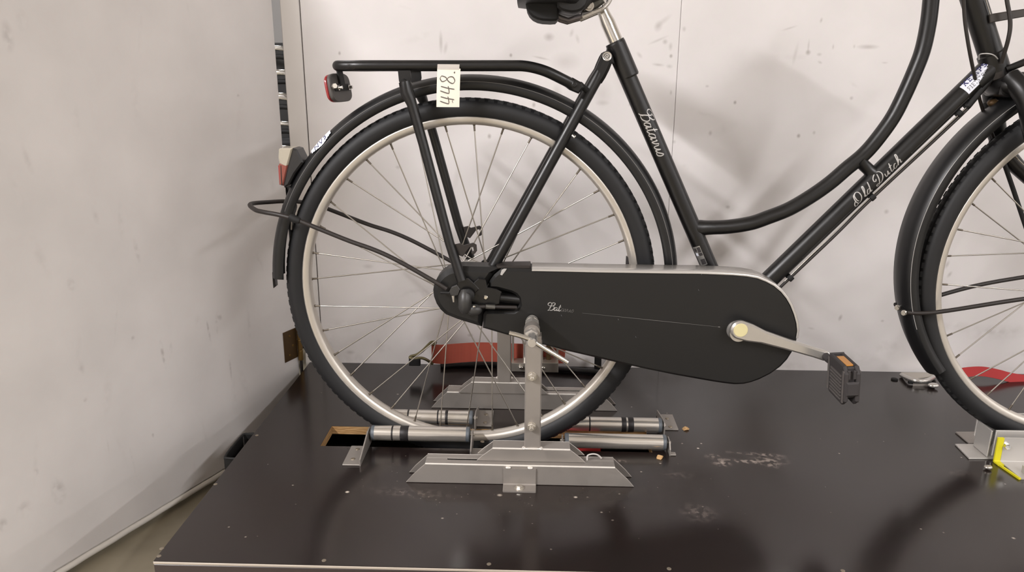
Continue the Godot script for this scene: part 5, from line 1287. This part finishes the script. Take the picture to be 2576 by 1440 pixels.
	m = m3(); m.prism([Vector2(0.0629, 0.3723), Vector2(0.0657, 0.3814), Vector2(0.0701, 0.3837), Vector2(0.0752, 0.3837), Vector2(0.073, 0.38), Vector2(0.0665, 0.3709)], fz, fz + 0.001, 0.0003); put("trim_end", m, mats.silver_print, cc)
	var c0: Vector3 = Vector3(0.149, 0.3062, 0.0845); var c1: Vector3 = Vector3(0.4658, 0.2772, 0.0845)
	var cd := (c1 - c0).normalized(); var cu := Vector3(-cd.y, cd.x, 0)
	var onc := func(u, v): return c0 + cd * u + cu * v + Vector3(0, 0, 0.0003)
	m = m3(); script_line(m, "Bat", 0.0150, 0.0015, onc, 0.15, 1.0); put("case_lettering", m, mats.silver_print, cc)
	m = m3()
	var oncs := func(u, v): return c0 + cd * (u + 0.0262) + cu * v + Vector3(0, 0, 0.0003)
	script_line(m, "avus", 0.0130, 0.0006, oncs, 0.15, 1.0); put("case_lettering", m, mats.worn_print, cc, "worn faded end of the lettering")
	m = m3(); ribbon(m, [Vector2(0.066, 0.001), Vector2(0.2, 0.001), Vector2(0.318, 0.001)], 0.0010, onc); ribbon(m, [Vector2(0.318, 0.001), Vector2(0.3205, 0.001), Vector2(0.322, 0.001)], 0.0032, onc)
	put("pinstripe", m, mats.worn_print, cc)
	m = m3()
	for q in [Vector3(0.4258, 0.3468, 0.0843), Vector3(0.1771, 0.2942, 0.0843), Vector3(0.2824, 0.2881, 0.0843), Vector3(0.4287, 0.3769, 0.0843), Vector3(0.3163, 0.2544, 0.0843)]:
		var o2: Vector3 = q
		ribbon(m, [Vector2(-0.0012, 0.003), Vector2(-0.0004, 0.001), Vector2(0.0004, 0.0)], 0.0008, func(u, v): return o2 + Vector3(u, v, 0.0003))
	put("scratches", m, mats.grey_print, cc)

	# ---------------- axle end: nut cap, shifter arm, adjuster
	var ax := sub("axle_end", t)
	var blk := smat(Color(0.19, 0.185, 0.18), 0.42)
	m = m3(); m.tube([Vector3(-0.0006, 0.3441, 0.096), Vector3(-0.0001, 0.336, 0.102), Vector3(-0.0009, 0.3139, 0.104), Vector3(-0.0021, 0.3034, 0.1)], [0.0085, 0.0125, 0.0125, 0.006], 14); put("shift_box", m, blk, ax)
	m = m3(); m.ellipsoid(Vector3(0.0154, 0.3091, 0.1), Vector3(0.0155, 0.011, 0.010), 16, 10); put("shift_box", m, blk, ax)
	m = m3(); m.lathe(Vector3(0.0169, 0.3184, 0.108), Vector3(0, 0, 1), [[0.0022, 0], [0.0022, 0.0025], [0.001, 0.003]], 10); put("screw", m, mats.chrome, ax)
	m = m3(); m.lathe(Vector3(0.0053, 0.3372, 0.098), Vector3(0, 0, 1), [[0.012, 0], [0.012, 0.006], [0.007, 0.010]], 16); put("axle_nut", m, mats.dark, ax)
	m = m3(); m.prism([Vector2(-0.0257, 0.3501), Vector2(-0.0154, 0.3548), Vector2(-0.0097, 0.3458), Vector2(-0.0128, 0.3352), Vector2(-0.0186, 0.3336), Vector2(-0.0274, 0.3349), Vector2(-0.0302, 0.341)], 0.088, 0.096, 0.0012); put("chain_adjuster", m, blk, ax)
	m = m3(); m.tube([Vector3(-0.0228, 0.3341, 0.094), Vector3(-0.0215, 0.3219, 0.094)], [0.0032, 0.0022], 10); put("adjuster_screw", m, mats.zinc, ax)
	m = m3(); m.tube([Vector3(-0.0462, 0.3388, 0.093), Vector3(-0.0286, 0.3393, 0.094)], 0.0024, 8); put("adjuster_pin", m, mats.dark, ax)
	m = m3(); m.tube(smooth([Vector3(0.0213, 0.3145, 0.1), Vector3(0.0358, 0.3148, 0.098), Vector3(0.0661, 0.3127, 0.092), Vector3(0.0939, 0.3111, 0.088)]), 0.0036, 10); put("shift_cable", m, mats.rust_black, ax)
	m = m3(); m.tube([Vector3(0.0374, 0.3156, 0.1005), Vector3(0.054, 0.3144, 0.098)], 0.0044, 10); put("cable_ferrule", m, smat(Color(0.35, 0.34, 0.32), 0.4, 0.5), ax)
	m = m3(); m.prism([Vector2(-0.0152, 0.3668), Vector2(0.0051, 0.3671), Vector2(0.0181, 0.3553), Vector2(0.0253, 0.3463), Vector2(0.0136, 0.3355), Vector2(-0.0054, 0.3368), Vector2(-0.0155, 0.3503)], 0.088, 0.0935, 0.0012); put("leg_foot", m, mats.black, ax)

	# ---------------- crank and pedal
	var cr := sub("crank", t)
	m = m3(); m.lathe(Vector3(0.5004, 0.2722, 0.082), Vector3(0, 0, 1), [[0.0185, 0], [0.0185, 0.004], [0.0165, 0.010], [0.0165, 0.02]], 28); put("boss", m, mats.worn_chrome, cr)
	m = m3()
	var cp: Vector3 = Vector3(0.5003, 0.2803, 0.108); var ce: Vector3 = Vector3(0.6585, 0.233, 0.112)
	var ca := (ce - cp).normalized(); var cn := Vector3(-ca.y, ca.x, 0)
	var arm := []
	for k in 13:
		var an := PI / 2 + PI * k / 12.0
		arm.append(cp + ca * cos(an) * 0.0175 + cn * sin(an) * 0.0175)
	var L := (ce - cp).length()
	for q in [[0.018, -0.0168], [0.045, -0.0120], [0.09, -0.0100], [L - 0.02, -0.0090], [L, -0.0095], [L + 0.009, -0.006], [L + 0.011, 0.0], [L + 0.009, 0.006], [L, 0.0095], [L - 0.02, 0.0090], [0.09, 0.0098], [0.045, 0.0120], [0.018, 0.0168]]:
		arm.append(cp + ca * q[0] + cn * q[1])
	m.prism(arm.map(func(q): return Vector2(q.x, q.y)), 0.099, 0.1115, 0.0032, true, 40.0); put("crank_arm", m, mats.worn_chrome, cr)
	m = m3(); m.lathe(Vector3(0.5003, 0.2812, 0.1105), Vector3(0, 0, 1), [[0.0128, 0], [0.0128, 0.0012], [0.0122, 0.0018]], 28); put("dust_cap", m, mats.cream, cr, "cream dust cap")
	m = m3(); m.lathe(Vector3(ce.x, ce.y, 0.110), Vector3(0, 0, 1), [[0.0075, 0], [0.0065, 0.022]], 14); put("pedal_axle", m, mats.pedal, cr)
	build_pedal(t, Vector3(ce.x + 0.003, ce.y, 0.127))

	# ---------------- saddle and post
	var sp := sub("seat_post", t)
	var p0: Vector3 = Vector3(0.2671, 0.7793, 0.0); var p1: Vector3 = Vector3(0.2418, 0.83, 0.0)
	var pd := (p0 - p1).normalized()
	m = m3(); m.lathe(p1 - pd * 0.05, pd, [[0.0108, 0.0], [0.0108, 0.052], [0.0128, 0.066], [0.0128, 0.16]], 26, false); put("post", m, mats.chrome, sp)
	build_saddle(t)
	build_front_end(t, fc, h1, hd)
	for c in t.get_children():
		if c.get_child_count() == 0 and not c is MeshInstance3D: c.free()

func label_patch(f: Node, called: String, _d0: Vector3, s0: Vector3, s1: Vector3, r: float):
	var sd := (s1 - s0).normalized()
	var a: Vector3 = s0 + sd * (Vector3(0.431, 0.4136, 0.0) - s0).length()
	var m := m3()
	patch(m, on_tube(a, s1, r, -0.0105, 0.0003), 0.0, 0.040, -0.0075, 0.0075, 0.0)
	put(called, m, mats.silver_label, f, "worn silver and black label")
	m = m3()
	var on := on_tube(a, s1, r, -0.0105, 0.0005)
	patch(m, on, 0.002, 0.013, 0.0005, 0.0065, 0.0); patch(m, on, 0.003, 0.010, -0.0065, -0.001, 0.0); patch(m, on, 0.014, 0.020, 0.000, 0.0065, 0.0); patch(m, on, 0.027, 0.038, -0.002, 0.0065, 0.0)
	put(called, m, mats.pedal, f)
	m = m3(); patch(m, on_tube(a, s1, r, -0.0105, 0.0006), 0.013, 0.019, -0.0065, -0.0015, 0.0)
	put(called, m, mats.white, f)

func patch(m: Mesh3, on: Callable, u0: float, u1: float, v0: float, v1: float, lean: float):
	for i in 6:
		for j in 6:
			var a := lerpf(u0, u1, i / 6.0); var b := lerpf(u0, u1, (i + 1) / 6.0)
			var c := lerpf(v0, v1, j / 6.0); var d := lerpf(v0, v1, (j + 1) / 6.0)
			m.quad(on.call(a + lean * c, c), on.call(a + lean * d, d), on.call(b + lean * d, d), on.call(b + lean * c, c), 1)

func build_pedal(t: Node, at: Vector3):
	# axis along z; hanging so that both tread faces look sideways
	var pe := sub("pedal", t)
	var xf := Transform3D(Basis(Vector3(0, 0, 1), deg_to_rad(4.0)), at + Vector3(0.009, -0.016, 0))
	var m := m3(xf)
	var w := 0.080
	m.box(Vector3(-0.007, -0.026, 0.004), Vector3(0.007, 0.022, w - 0.006), 0.002)
	put("core", m, mats.pedal, pe)
	for s in [-1.0, 1.0]:
		m = m3(xf)
		var xa: float = 0.0062 * s; var xb: float = 0.0135 * s
		var pts := []
		for q in [[0.0, -0.030], [0.012, -0.040], [w - 0.012, -0.040], [w, -0.030], [w, 0.020], [w - 0.010, 0.032], [0.010, 0.032], [0.0, 0.022]]:
			pts.append(Vector2(q[0], q[1]))
		var pad := Transform3D(Basis(Vector3(0, 0, 1), Vector3.UP, Vector3(-1, 0, 0)), Vector3.ZERO)
		m.t = xf * pad
		m.prism(pts, minf(-xa, -xb), maxf(-xa, -xb), 0.0018)
		put("tread_pad", m, mats.pedal, pe)
		m = m3(xf)
		for k in 8:
			var y := -0.032 + k * 0.0060
			m.box(Vector3(xb - 0.0008 * s, y, 0.016 + 0.002 * (k % 2)), Vector3(xb + 0.0016 * s, y + 0.0030, w - 0.014), 0.0006)
		m.box(Vector3(xb - 0.0008 * s, -0.034, 0.004), Vector3(xb + 0.0013 * s, 0.026, 0.010), 0.0006)
		m.box(Vector3(xb - 0.0008 * s, -0.034, w - 0.010), Vector3(xb + 0.0013 * s, 0.024, w - 0.004), 0.0006)
		put("tread_ribs", m, mats.pedal_worn, pe)
	m = m3(xf)
	m.box(Vector3(-0.0125, 0.020, 0.004), Vector3(0.0125, 0.0325, 0.009), 0.0015)
	m.box(Vector3(-0.0105, 0.018, 0.009), Vector3(0.0105, 0.0290, w - 0.010), 0.002)
	m.box(Vector3(-0.0115, -0.020, w - 0.004), Vector3(0.0115, 0.006, w + 0.003), 0.003)
	m.box(Vector3(-0.0085, 0.010, w - 0.006), Vector3(-0.0035, 0.026, w - 0.001), 0.001)
	m.box(Vector3(0.0015, 0.010, w - 0.006), Vector3(0.0065, 0.026, w - 0.001), 0.001)
	put("cage", m, mats.pedal, pe)
	m = m3(xf); m.box(Vector3(-0.0062, 0.0285, 0.020), Vector3(0.0062, 0.0312, w - 0.016), 0.001); put("amber_reflector", m, mats.amber, pe, "amber reflector strip")

func build_saddle(t: Node):
	var sa := sub("saddle", t)
	var leather := smat(Color(0.10, 0.098, 0.10), 0.5)
	var m := m3()
	# shell lofted from the wide tail to the nose
	var rs := []
	var tail: float = (Vector3(0.0899, 0.8466, 0.06)).x
	var y0: float = (Vector3(0.1027, 0.8409, 0.06)).y
	var n := 22
	for i in n + 1:
		var u := float(i) / n
		var hw := 0.100 * (1.0 - smoothstep(0.15, 0.62, u)) + 0.024
		if u < 0.08: hw *= 0.72 + 0.28 * sqrt(u / 0.08)
		var lift := 0.075 * smoothstep(0.40, 0.75, u)
		var top := y0 + lift + 0.052 - 0.014 * sin(u * PI) - 0.020 * smoothstep(0.85, 1.0, u)
		var drop := y0 + lift + 0.0 - 0.012 * smoothstep(0.25, 0.45, u) * (1.0 - smoothstep(0.45, 0.75, u)) + 0.010 * smoothstep(0.5, 1.0, u)
		var ring := []
		for k in 24:
			var an := TAU * k / 24
			var cy := sin(an); var cz := cos(an)
			var yy: float = lerpf(drop, top, 0.5 + 0.5 * signf(cy) * pow(absf(cy), 0.6))
			ring.append(Vector3(tail + u * 0.265, yy, signf(cz) * pow(absf(cz), 0.7) * hw))
		rs.append(ring)
	m.rings(rs); m.fan(rs[0], true); m.fan(rs[n])
	put("shell", m, leather, sa)
	m = m3(); m.prism([Vector2(0.1038, 0.8551), Vector2(0.1039, 0.8424), Vector2(0.106, 0.8335), Vector2(0.1102, 0.8258), Vector2(0.1164, 0.8201), Vector2(0.1246, 0.8163), Vector2(0.1342, 0.8144), Vector2(0.1478, 0.8138), Vector2(0.1573, 0.8145), Vector2(0.1606, 0.8177), Vector2(0.161, 0.8286), Vector2(0.1604, 0.8553)], -0.050, 0.050, 0.0035); put("spring_cover", m, mats.dark, sa)
	m = m3(); m.prism([Vector2(0.1572, 0.8546), Vector2(0.1577, 0.8346), Vector2(0.1644, 0.8302), Vector2(0.1725, 0.8277), Vector2(0.1819, 0.8262), Vector2(0.1912, 0.8272), Vector2(0.1991, 0.8303), Vector2(0.2069, 0.8373), Vector2(0.2129, 0.8548)], -0.070, 0.070, 0.0035); put("side_skirt", m, leather, sa)
	for s in [1.0, -1.0]:
		m = m3()
		m.tube([Vector3(0.1562, 0.8249, 0.03) * Vector3(1, 1, s), Vector3(0.166, 0.8204, 0.03) * Vector3(1, 1, s), Vector3(0.1784, 0.8168, 0.03) * Vector3(1, 1, s), Vector3(0.2023, 0.8238, 0.03) * Vector3(1, 1, s)], 0.0040, 10, true, false, 0.6); put("spring_rail", m, smat(Color(0.42, 0.40, 0.40), 0.4, 0.7), sa)
		m = m3()
		m.tube(smooth([Vector3(0.2295, 0.8323, 0.03) * Vector3(1, 1, s), Vector3(0.2376, 0.8362, 0.03) * Vector3(1, 1, s), Vector3(0.2463, 0.8448, 0.028) * Vector3(1, 1, s), Vector3(0.2529, 0.8566, 0.026) * Vector3(1, 1, s), Vector3(0.2637, 0.8739, 0.02) * Vector3(1, 1, s)]), 0.0036, 10); put("rail_wire", m, mats.worn_chrome, sa)
		m = m3(); m.prism([Vector2(0.2002, 0.8236), Vector2(0.2339, 0.8373), Vector2(0.2361, 0.8341), Vector2(0.2349, 0.8309), Vector2(0.2031, 0.8178)], (0.026 if s > 0 else -0.036), (0.036 if s > 0 else -0.026), 0.0012); put("rail_channel", m, mats.zinc, sa)
	m = m3(); m.prism([Vector2(0.2013, 0.8367), Vector2(0.2079, 0.8432), Vector2(0.2335, 0.8536), Vector2(0.2406, 0.8459), Vector2(0.226, 0.8355), Vector2(0.2124, 0.8303), Vector2(0.2029, 0.829)], -0.030, 0.030, 0.003); put("clamp_body", m, smat(Color(0.27, 0.265, 0.24), 0.45, 0.4), sa)
	m = m3(); m.hexa(Vector3(0.2134, 0.8399, 0.031), Vector3(0, 0, 1), 0.0062, 0.005); m.lathe(Vector3(0.2135, 0.84, 0.03), Vector3(0, 0, 1), [[0.0085, 0], [0.0085, 0.0015]], 20); put("clamp_nut", m, mats.zinc, sa)
	m = m3(); m.lathe(Vector3(0.2315, 0.8432, 0.0), Vector3(0.2277, 0.8524, 0.0) - Vector3(0.2426, 0.8261, 0.0), [[0.0155, -0.006], [0.0155, 0.02], [0.0130, 0.022]], 24); put("clamp_collar", m, mats.chrome, sa)

func build_front_end(t: Node, fc: Vector3, h1: Vector3, hd: Vector3):
	var fk := sub("fork", t)
	var m := m3()
	m.lathe(h1 - hd * 0.004, hd, [[0.0205, 0], [0.0225, 0.003], [0.0225, 0.014], [0.0195, 0.017], [0.0195, 0.030]], 26); put("lower_race", m, mats.rust_black, fk)
	m = m3(); m.tube([Vector3(h1.x, h1.y, -0.03) + hd * 0.03, Vector3(h1.x, h1.y, 0.03) + hd * 0.03], [0.0185, 0.0185], 18); m.ellipsoid(h1 + hd * 0.028, Vector3(0.024, 0.020, 0.044), 20, 12); put("crown", m, mats.black, fk)
	for s in [1.0, -1.0]:
		m = m3()
		var a := h1 + hd * 0.012 + Vector3(0.006, 0, 0.022 * s)
		var a2 := h1 + hd * 0.055 + Vector3(0.008, 0, 0.050 * s)
		var b := h1 + hd * 0.17 + Vector3(0.002, 0, 0.058 * s)
		var c := Vector3(fc.x - 0.035, fc.y + 0.09, 0.060 * s)
		m.tube(smooth([a, a2, b, c, Vector3(fc.x, fc.y, 0.062 * s)], 6), smooth([Vector2(0.0175, 0), Vector2(0.0180, 0), Vector2(0.0155, 0), Vector2(0.0105, 0), Vector2(0.0085, 0)], 6).map(func(q): return q.x), 18); put("blade", m, mats.black, fk)
	m = m3(); m.tube([Vector3(1.0106, 0.5729, -0.05), Vector3(1.0413, 0.5163, -0.052), Vector3(1.0905, 0.423, -0.055)], 0.0042, 10); put("brake_rod", m, mats.dark, fk)
	m = m3(); m.tube([Vector3(0.9569, 0.6809, -0.03), Vector3(0.9635, 0.651, -0.03)], [0.012, 0.016], 14); m.ellipsoid(Vector3(0.9597, 0.6688, -0.03), Vector3(0.010, 0.022, 0.015), 14, 10); put("lock_pin", m, mats.dark, fk)
	m = m3(); m.ellipsoid(Vector3(0.9516, 0.6807, -0.012), Vector3(0.011, 0.007, 0.008), 12, 8); put("lock_cap", m, mats.old_brass, fk)
	# carrier bracket and lamp bars running forward of the head
	var br := sub("front_bracket", t)
	var brown := smat(Color(0.20, 0.18, 0.165), 0.45)
	m = m3(); m.prism([Vector2(0.8984, 0.8288), Vector2(0.9539, 0.8379), Vector2(1.0312, 0.849), Vector2(1.0337, 0.8369), Vector2(0.9563, 0.8252), Vector2(0.902, 0.8154)], 0.020, 0.026, 0.0012); put("upper_bar", m, brown, br)
	m = m3(); m.prism([Vector2(0.8984, 0.8288), Vector2(0.9539, 0.8379), Vector2(1.0312, 0.849), Vector2(1.0337, 0.8369), Vector2(0.9563, 0.8252), Vector2(0.902, 0.8154)], -0.026, -0.020, 0.0012); put("upper_bar", m, brown, br)
	m = m3(); m.tube([Vector3(0.9457, 0.7386, 0.02), Vector3(0.9699, 0.7518, 0.03), Vector3(1.0255, 0.778, 0.04)], 0.0062, 12); put("lamp_rod", m, mats.black, br)
	m = m3(); m.prism([Vector2(0.939, 0.7298), Vector2(0.948, 0.7332), Vector2(0.9927, 0.7355), Vector2(0.9956, 0.7201), Vector2(0.9697, 0.7193), Vector2(0.9613, 0.7125), Vector2(0.9538, 0.7084), Vector2(0.9376, 0.7069)], 0.012, 0.022, 0.002); put("lamp_plate", m, brown, br)
	m = m3(); m.tube([Vector3(0.9656, 0.7078, 0.02), Vector3(0.9884, 0.7221, 0.02)], 0.0055, 10); put("lamp_stay", m, brown, br)
	# cables falling from the handlebar
	var cb := sub("cables", t)
	m = m3(); m.tube(smooth([Vector3(0.8288, 0.8869, 0.05), Vector3(0.8401, 0.8502, 0.045), Vector3(0.8488, 0.8189, 0.042), Vector3(0.8598, 0.7869, 0.04), Vector3(0.8715, 0.7611, 0.035), Vector3(0.8908, 0.7316, 0.02), Vector3(0.9153, 0.6968, 0.0), Vector3(0.9345, 0.6687, -0.012), Vector3(0.9534, 0.6429, -0.02), Vector3(0.976, 0.6082, -0.025)], 5), 0.0030, 10); put("brake_cable", m, mats.rust_black, cb)
	m = m3(); m.tube(smooth([Vector3(0.9045, 0.8883, 0.04), Vector3(0.9133, 0.8507, 0.042), Vector3(0.9213, 0.8253, 0.044), Vector3(0.9254, 0.8063, 0.044), Vector3(0.9267, 0.7871, 0.042), Vector3(0.929, 0.7667, 0.034), Vector3(0.9313, 0.7497, 0.026)], 5), 0.0034, 10); put("shift_cable", m, mats.rust_black, cb)
	m = m3(); m.tube([Vector3(0.89, 0.8525, 0.021), Vector3(0.9034, 0.8256, 0.021)], 0.0010, 6); put("bare_wire", m, mats.spoke, cb)

func build_small_things():
	# paper number taped round the rack rail
	var top: Vector3 = Vector3(-0.0265, 0.7453, 0.071)
	var t := thing("paper_tag", "cream paper tag with the pencilled number 448, taped to the rack rail", "tag", top)
	var on := func(u, v):   # u along x, v downwards from the rail top
		var z := 0.0715
		if v < 0.012: z = 0.060 + sqrt(maxf(0.0, 0.0098 * 0.0098 - pow(v - 0.0098, 2.0))) + 0.0005
		z = minf(z, 0.0715) if v < 0.0098 else 0.0705 + 0.0022 * sin(v * 40.0) + 0.001 * cos(u * 90.0)
		return Vector3(top.x + u - v * 0.045, top.y - v, z)
	var sheet := func(m: Mesh3, u0: float, u1: float, v0: float, v1: float, th: float):
		for i in 6:
			for j in 12:
				var a := lerpf(u0, u1, i / 6.0); var b := lerpf(u0, u1, (i + 1) / 6.0)
				var c := lerpf(v0, v1, j / 12.0); var d := lerpf(v0, v1, (j + 1) / 12.0)
				var o := Vector3(0, 0, th)
				m.quad(on.call(a, d) + o, on.call(a, c) + o, on.call(b, c) + o, on.call(b, d) + o, 1)
				m.quad(on.call(b, d), on.call(b, c), on.call(a, c), on.call(a, d), 2)
	var m := m3(); sheet.call(m, -0.0195, 0.0205, 0.011, 0.0755, 0.0003); put("paper", m, mats.paper, t)
	m = m3(); sheet.call(m, -0.0195, 0.0185, 0.0008, 0.0125, 0.0006); put("sticky_tape", m, mats.tape, t, "greyish sticky tape")
	m = m3()
	var wr := func(u, v): return on.call(0.0115 - v, 0.0725 - u) + Vector3(0, 0, 0.0007)
	script_line(m, "448.", 0.0255, 0.0019, wr, 0.12, 1.22)
	ribbon(m, [Vector2(0.004, 0.002), Vector2(0.007, 0.0035), Vector2(0.010, 0.002)], 0.0014, wr)
	put("pencil_number", m, mats.pencil, t)
	# wood splinters on the deck
	for k in 2:
		var p: Vector3 = [Vector3(0.4513, 0.0, -0.0567), Vector3(0.3765, 0.0, 0.0711)][k]
		org = p
		m = m3(Transform3D(Basis(Vector3.UP, 0.8 * k + 0.3), p))
		m.prism([Vector2(-0.006, 0.0002), Vector2(0.005, 0.0002), Vector2(0.007, 0.003), Vector2(0.001, 0.0055), Vector2(-0.004, 0.003)], -0.005, 0.006, 0.0012)
		solo("wood_splinter", m, mats.wood, ["small pale wood splinter beyond the right roller brackets", "small pale wood splinter left of the nearest right bracket foot"][k], "splinter", "splinters on the deck")
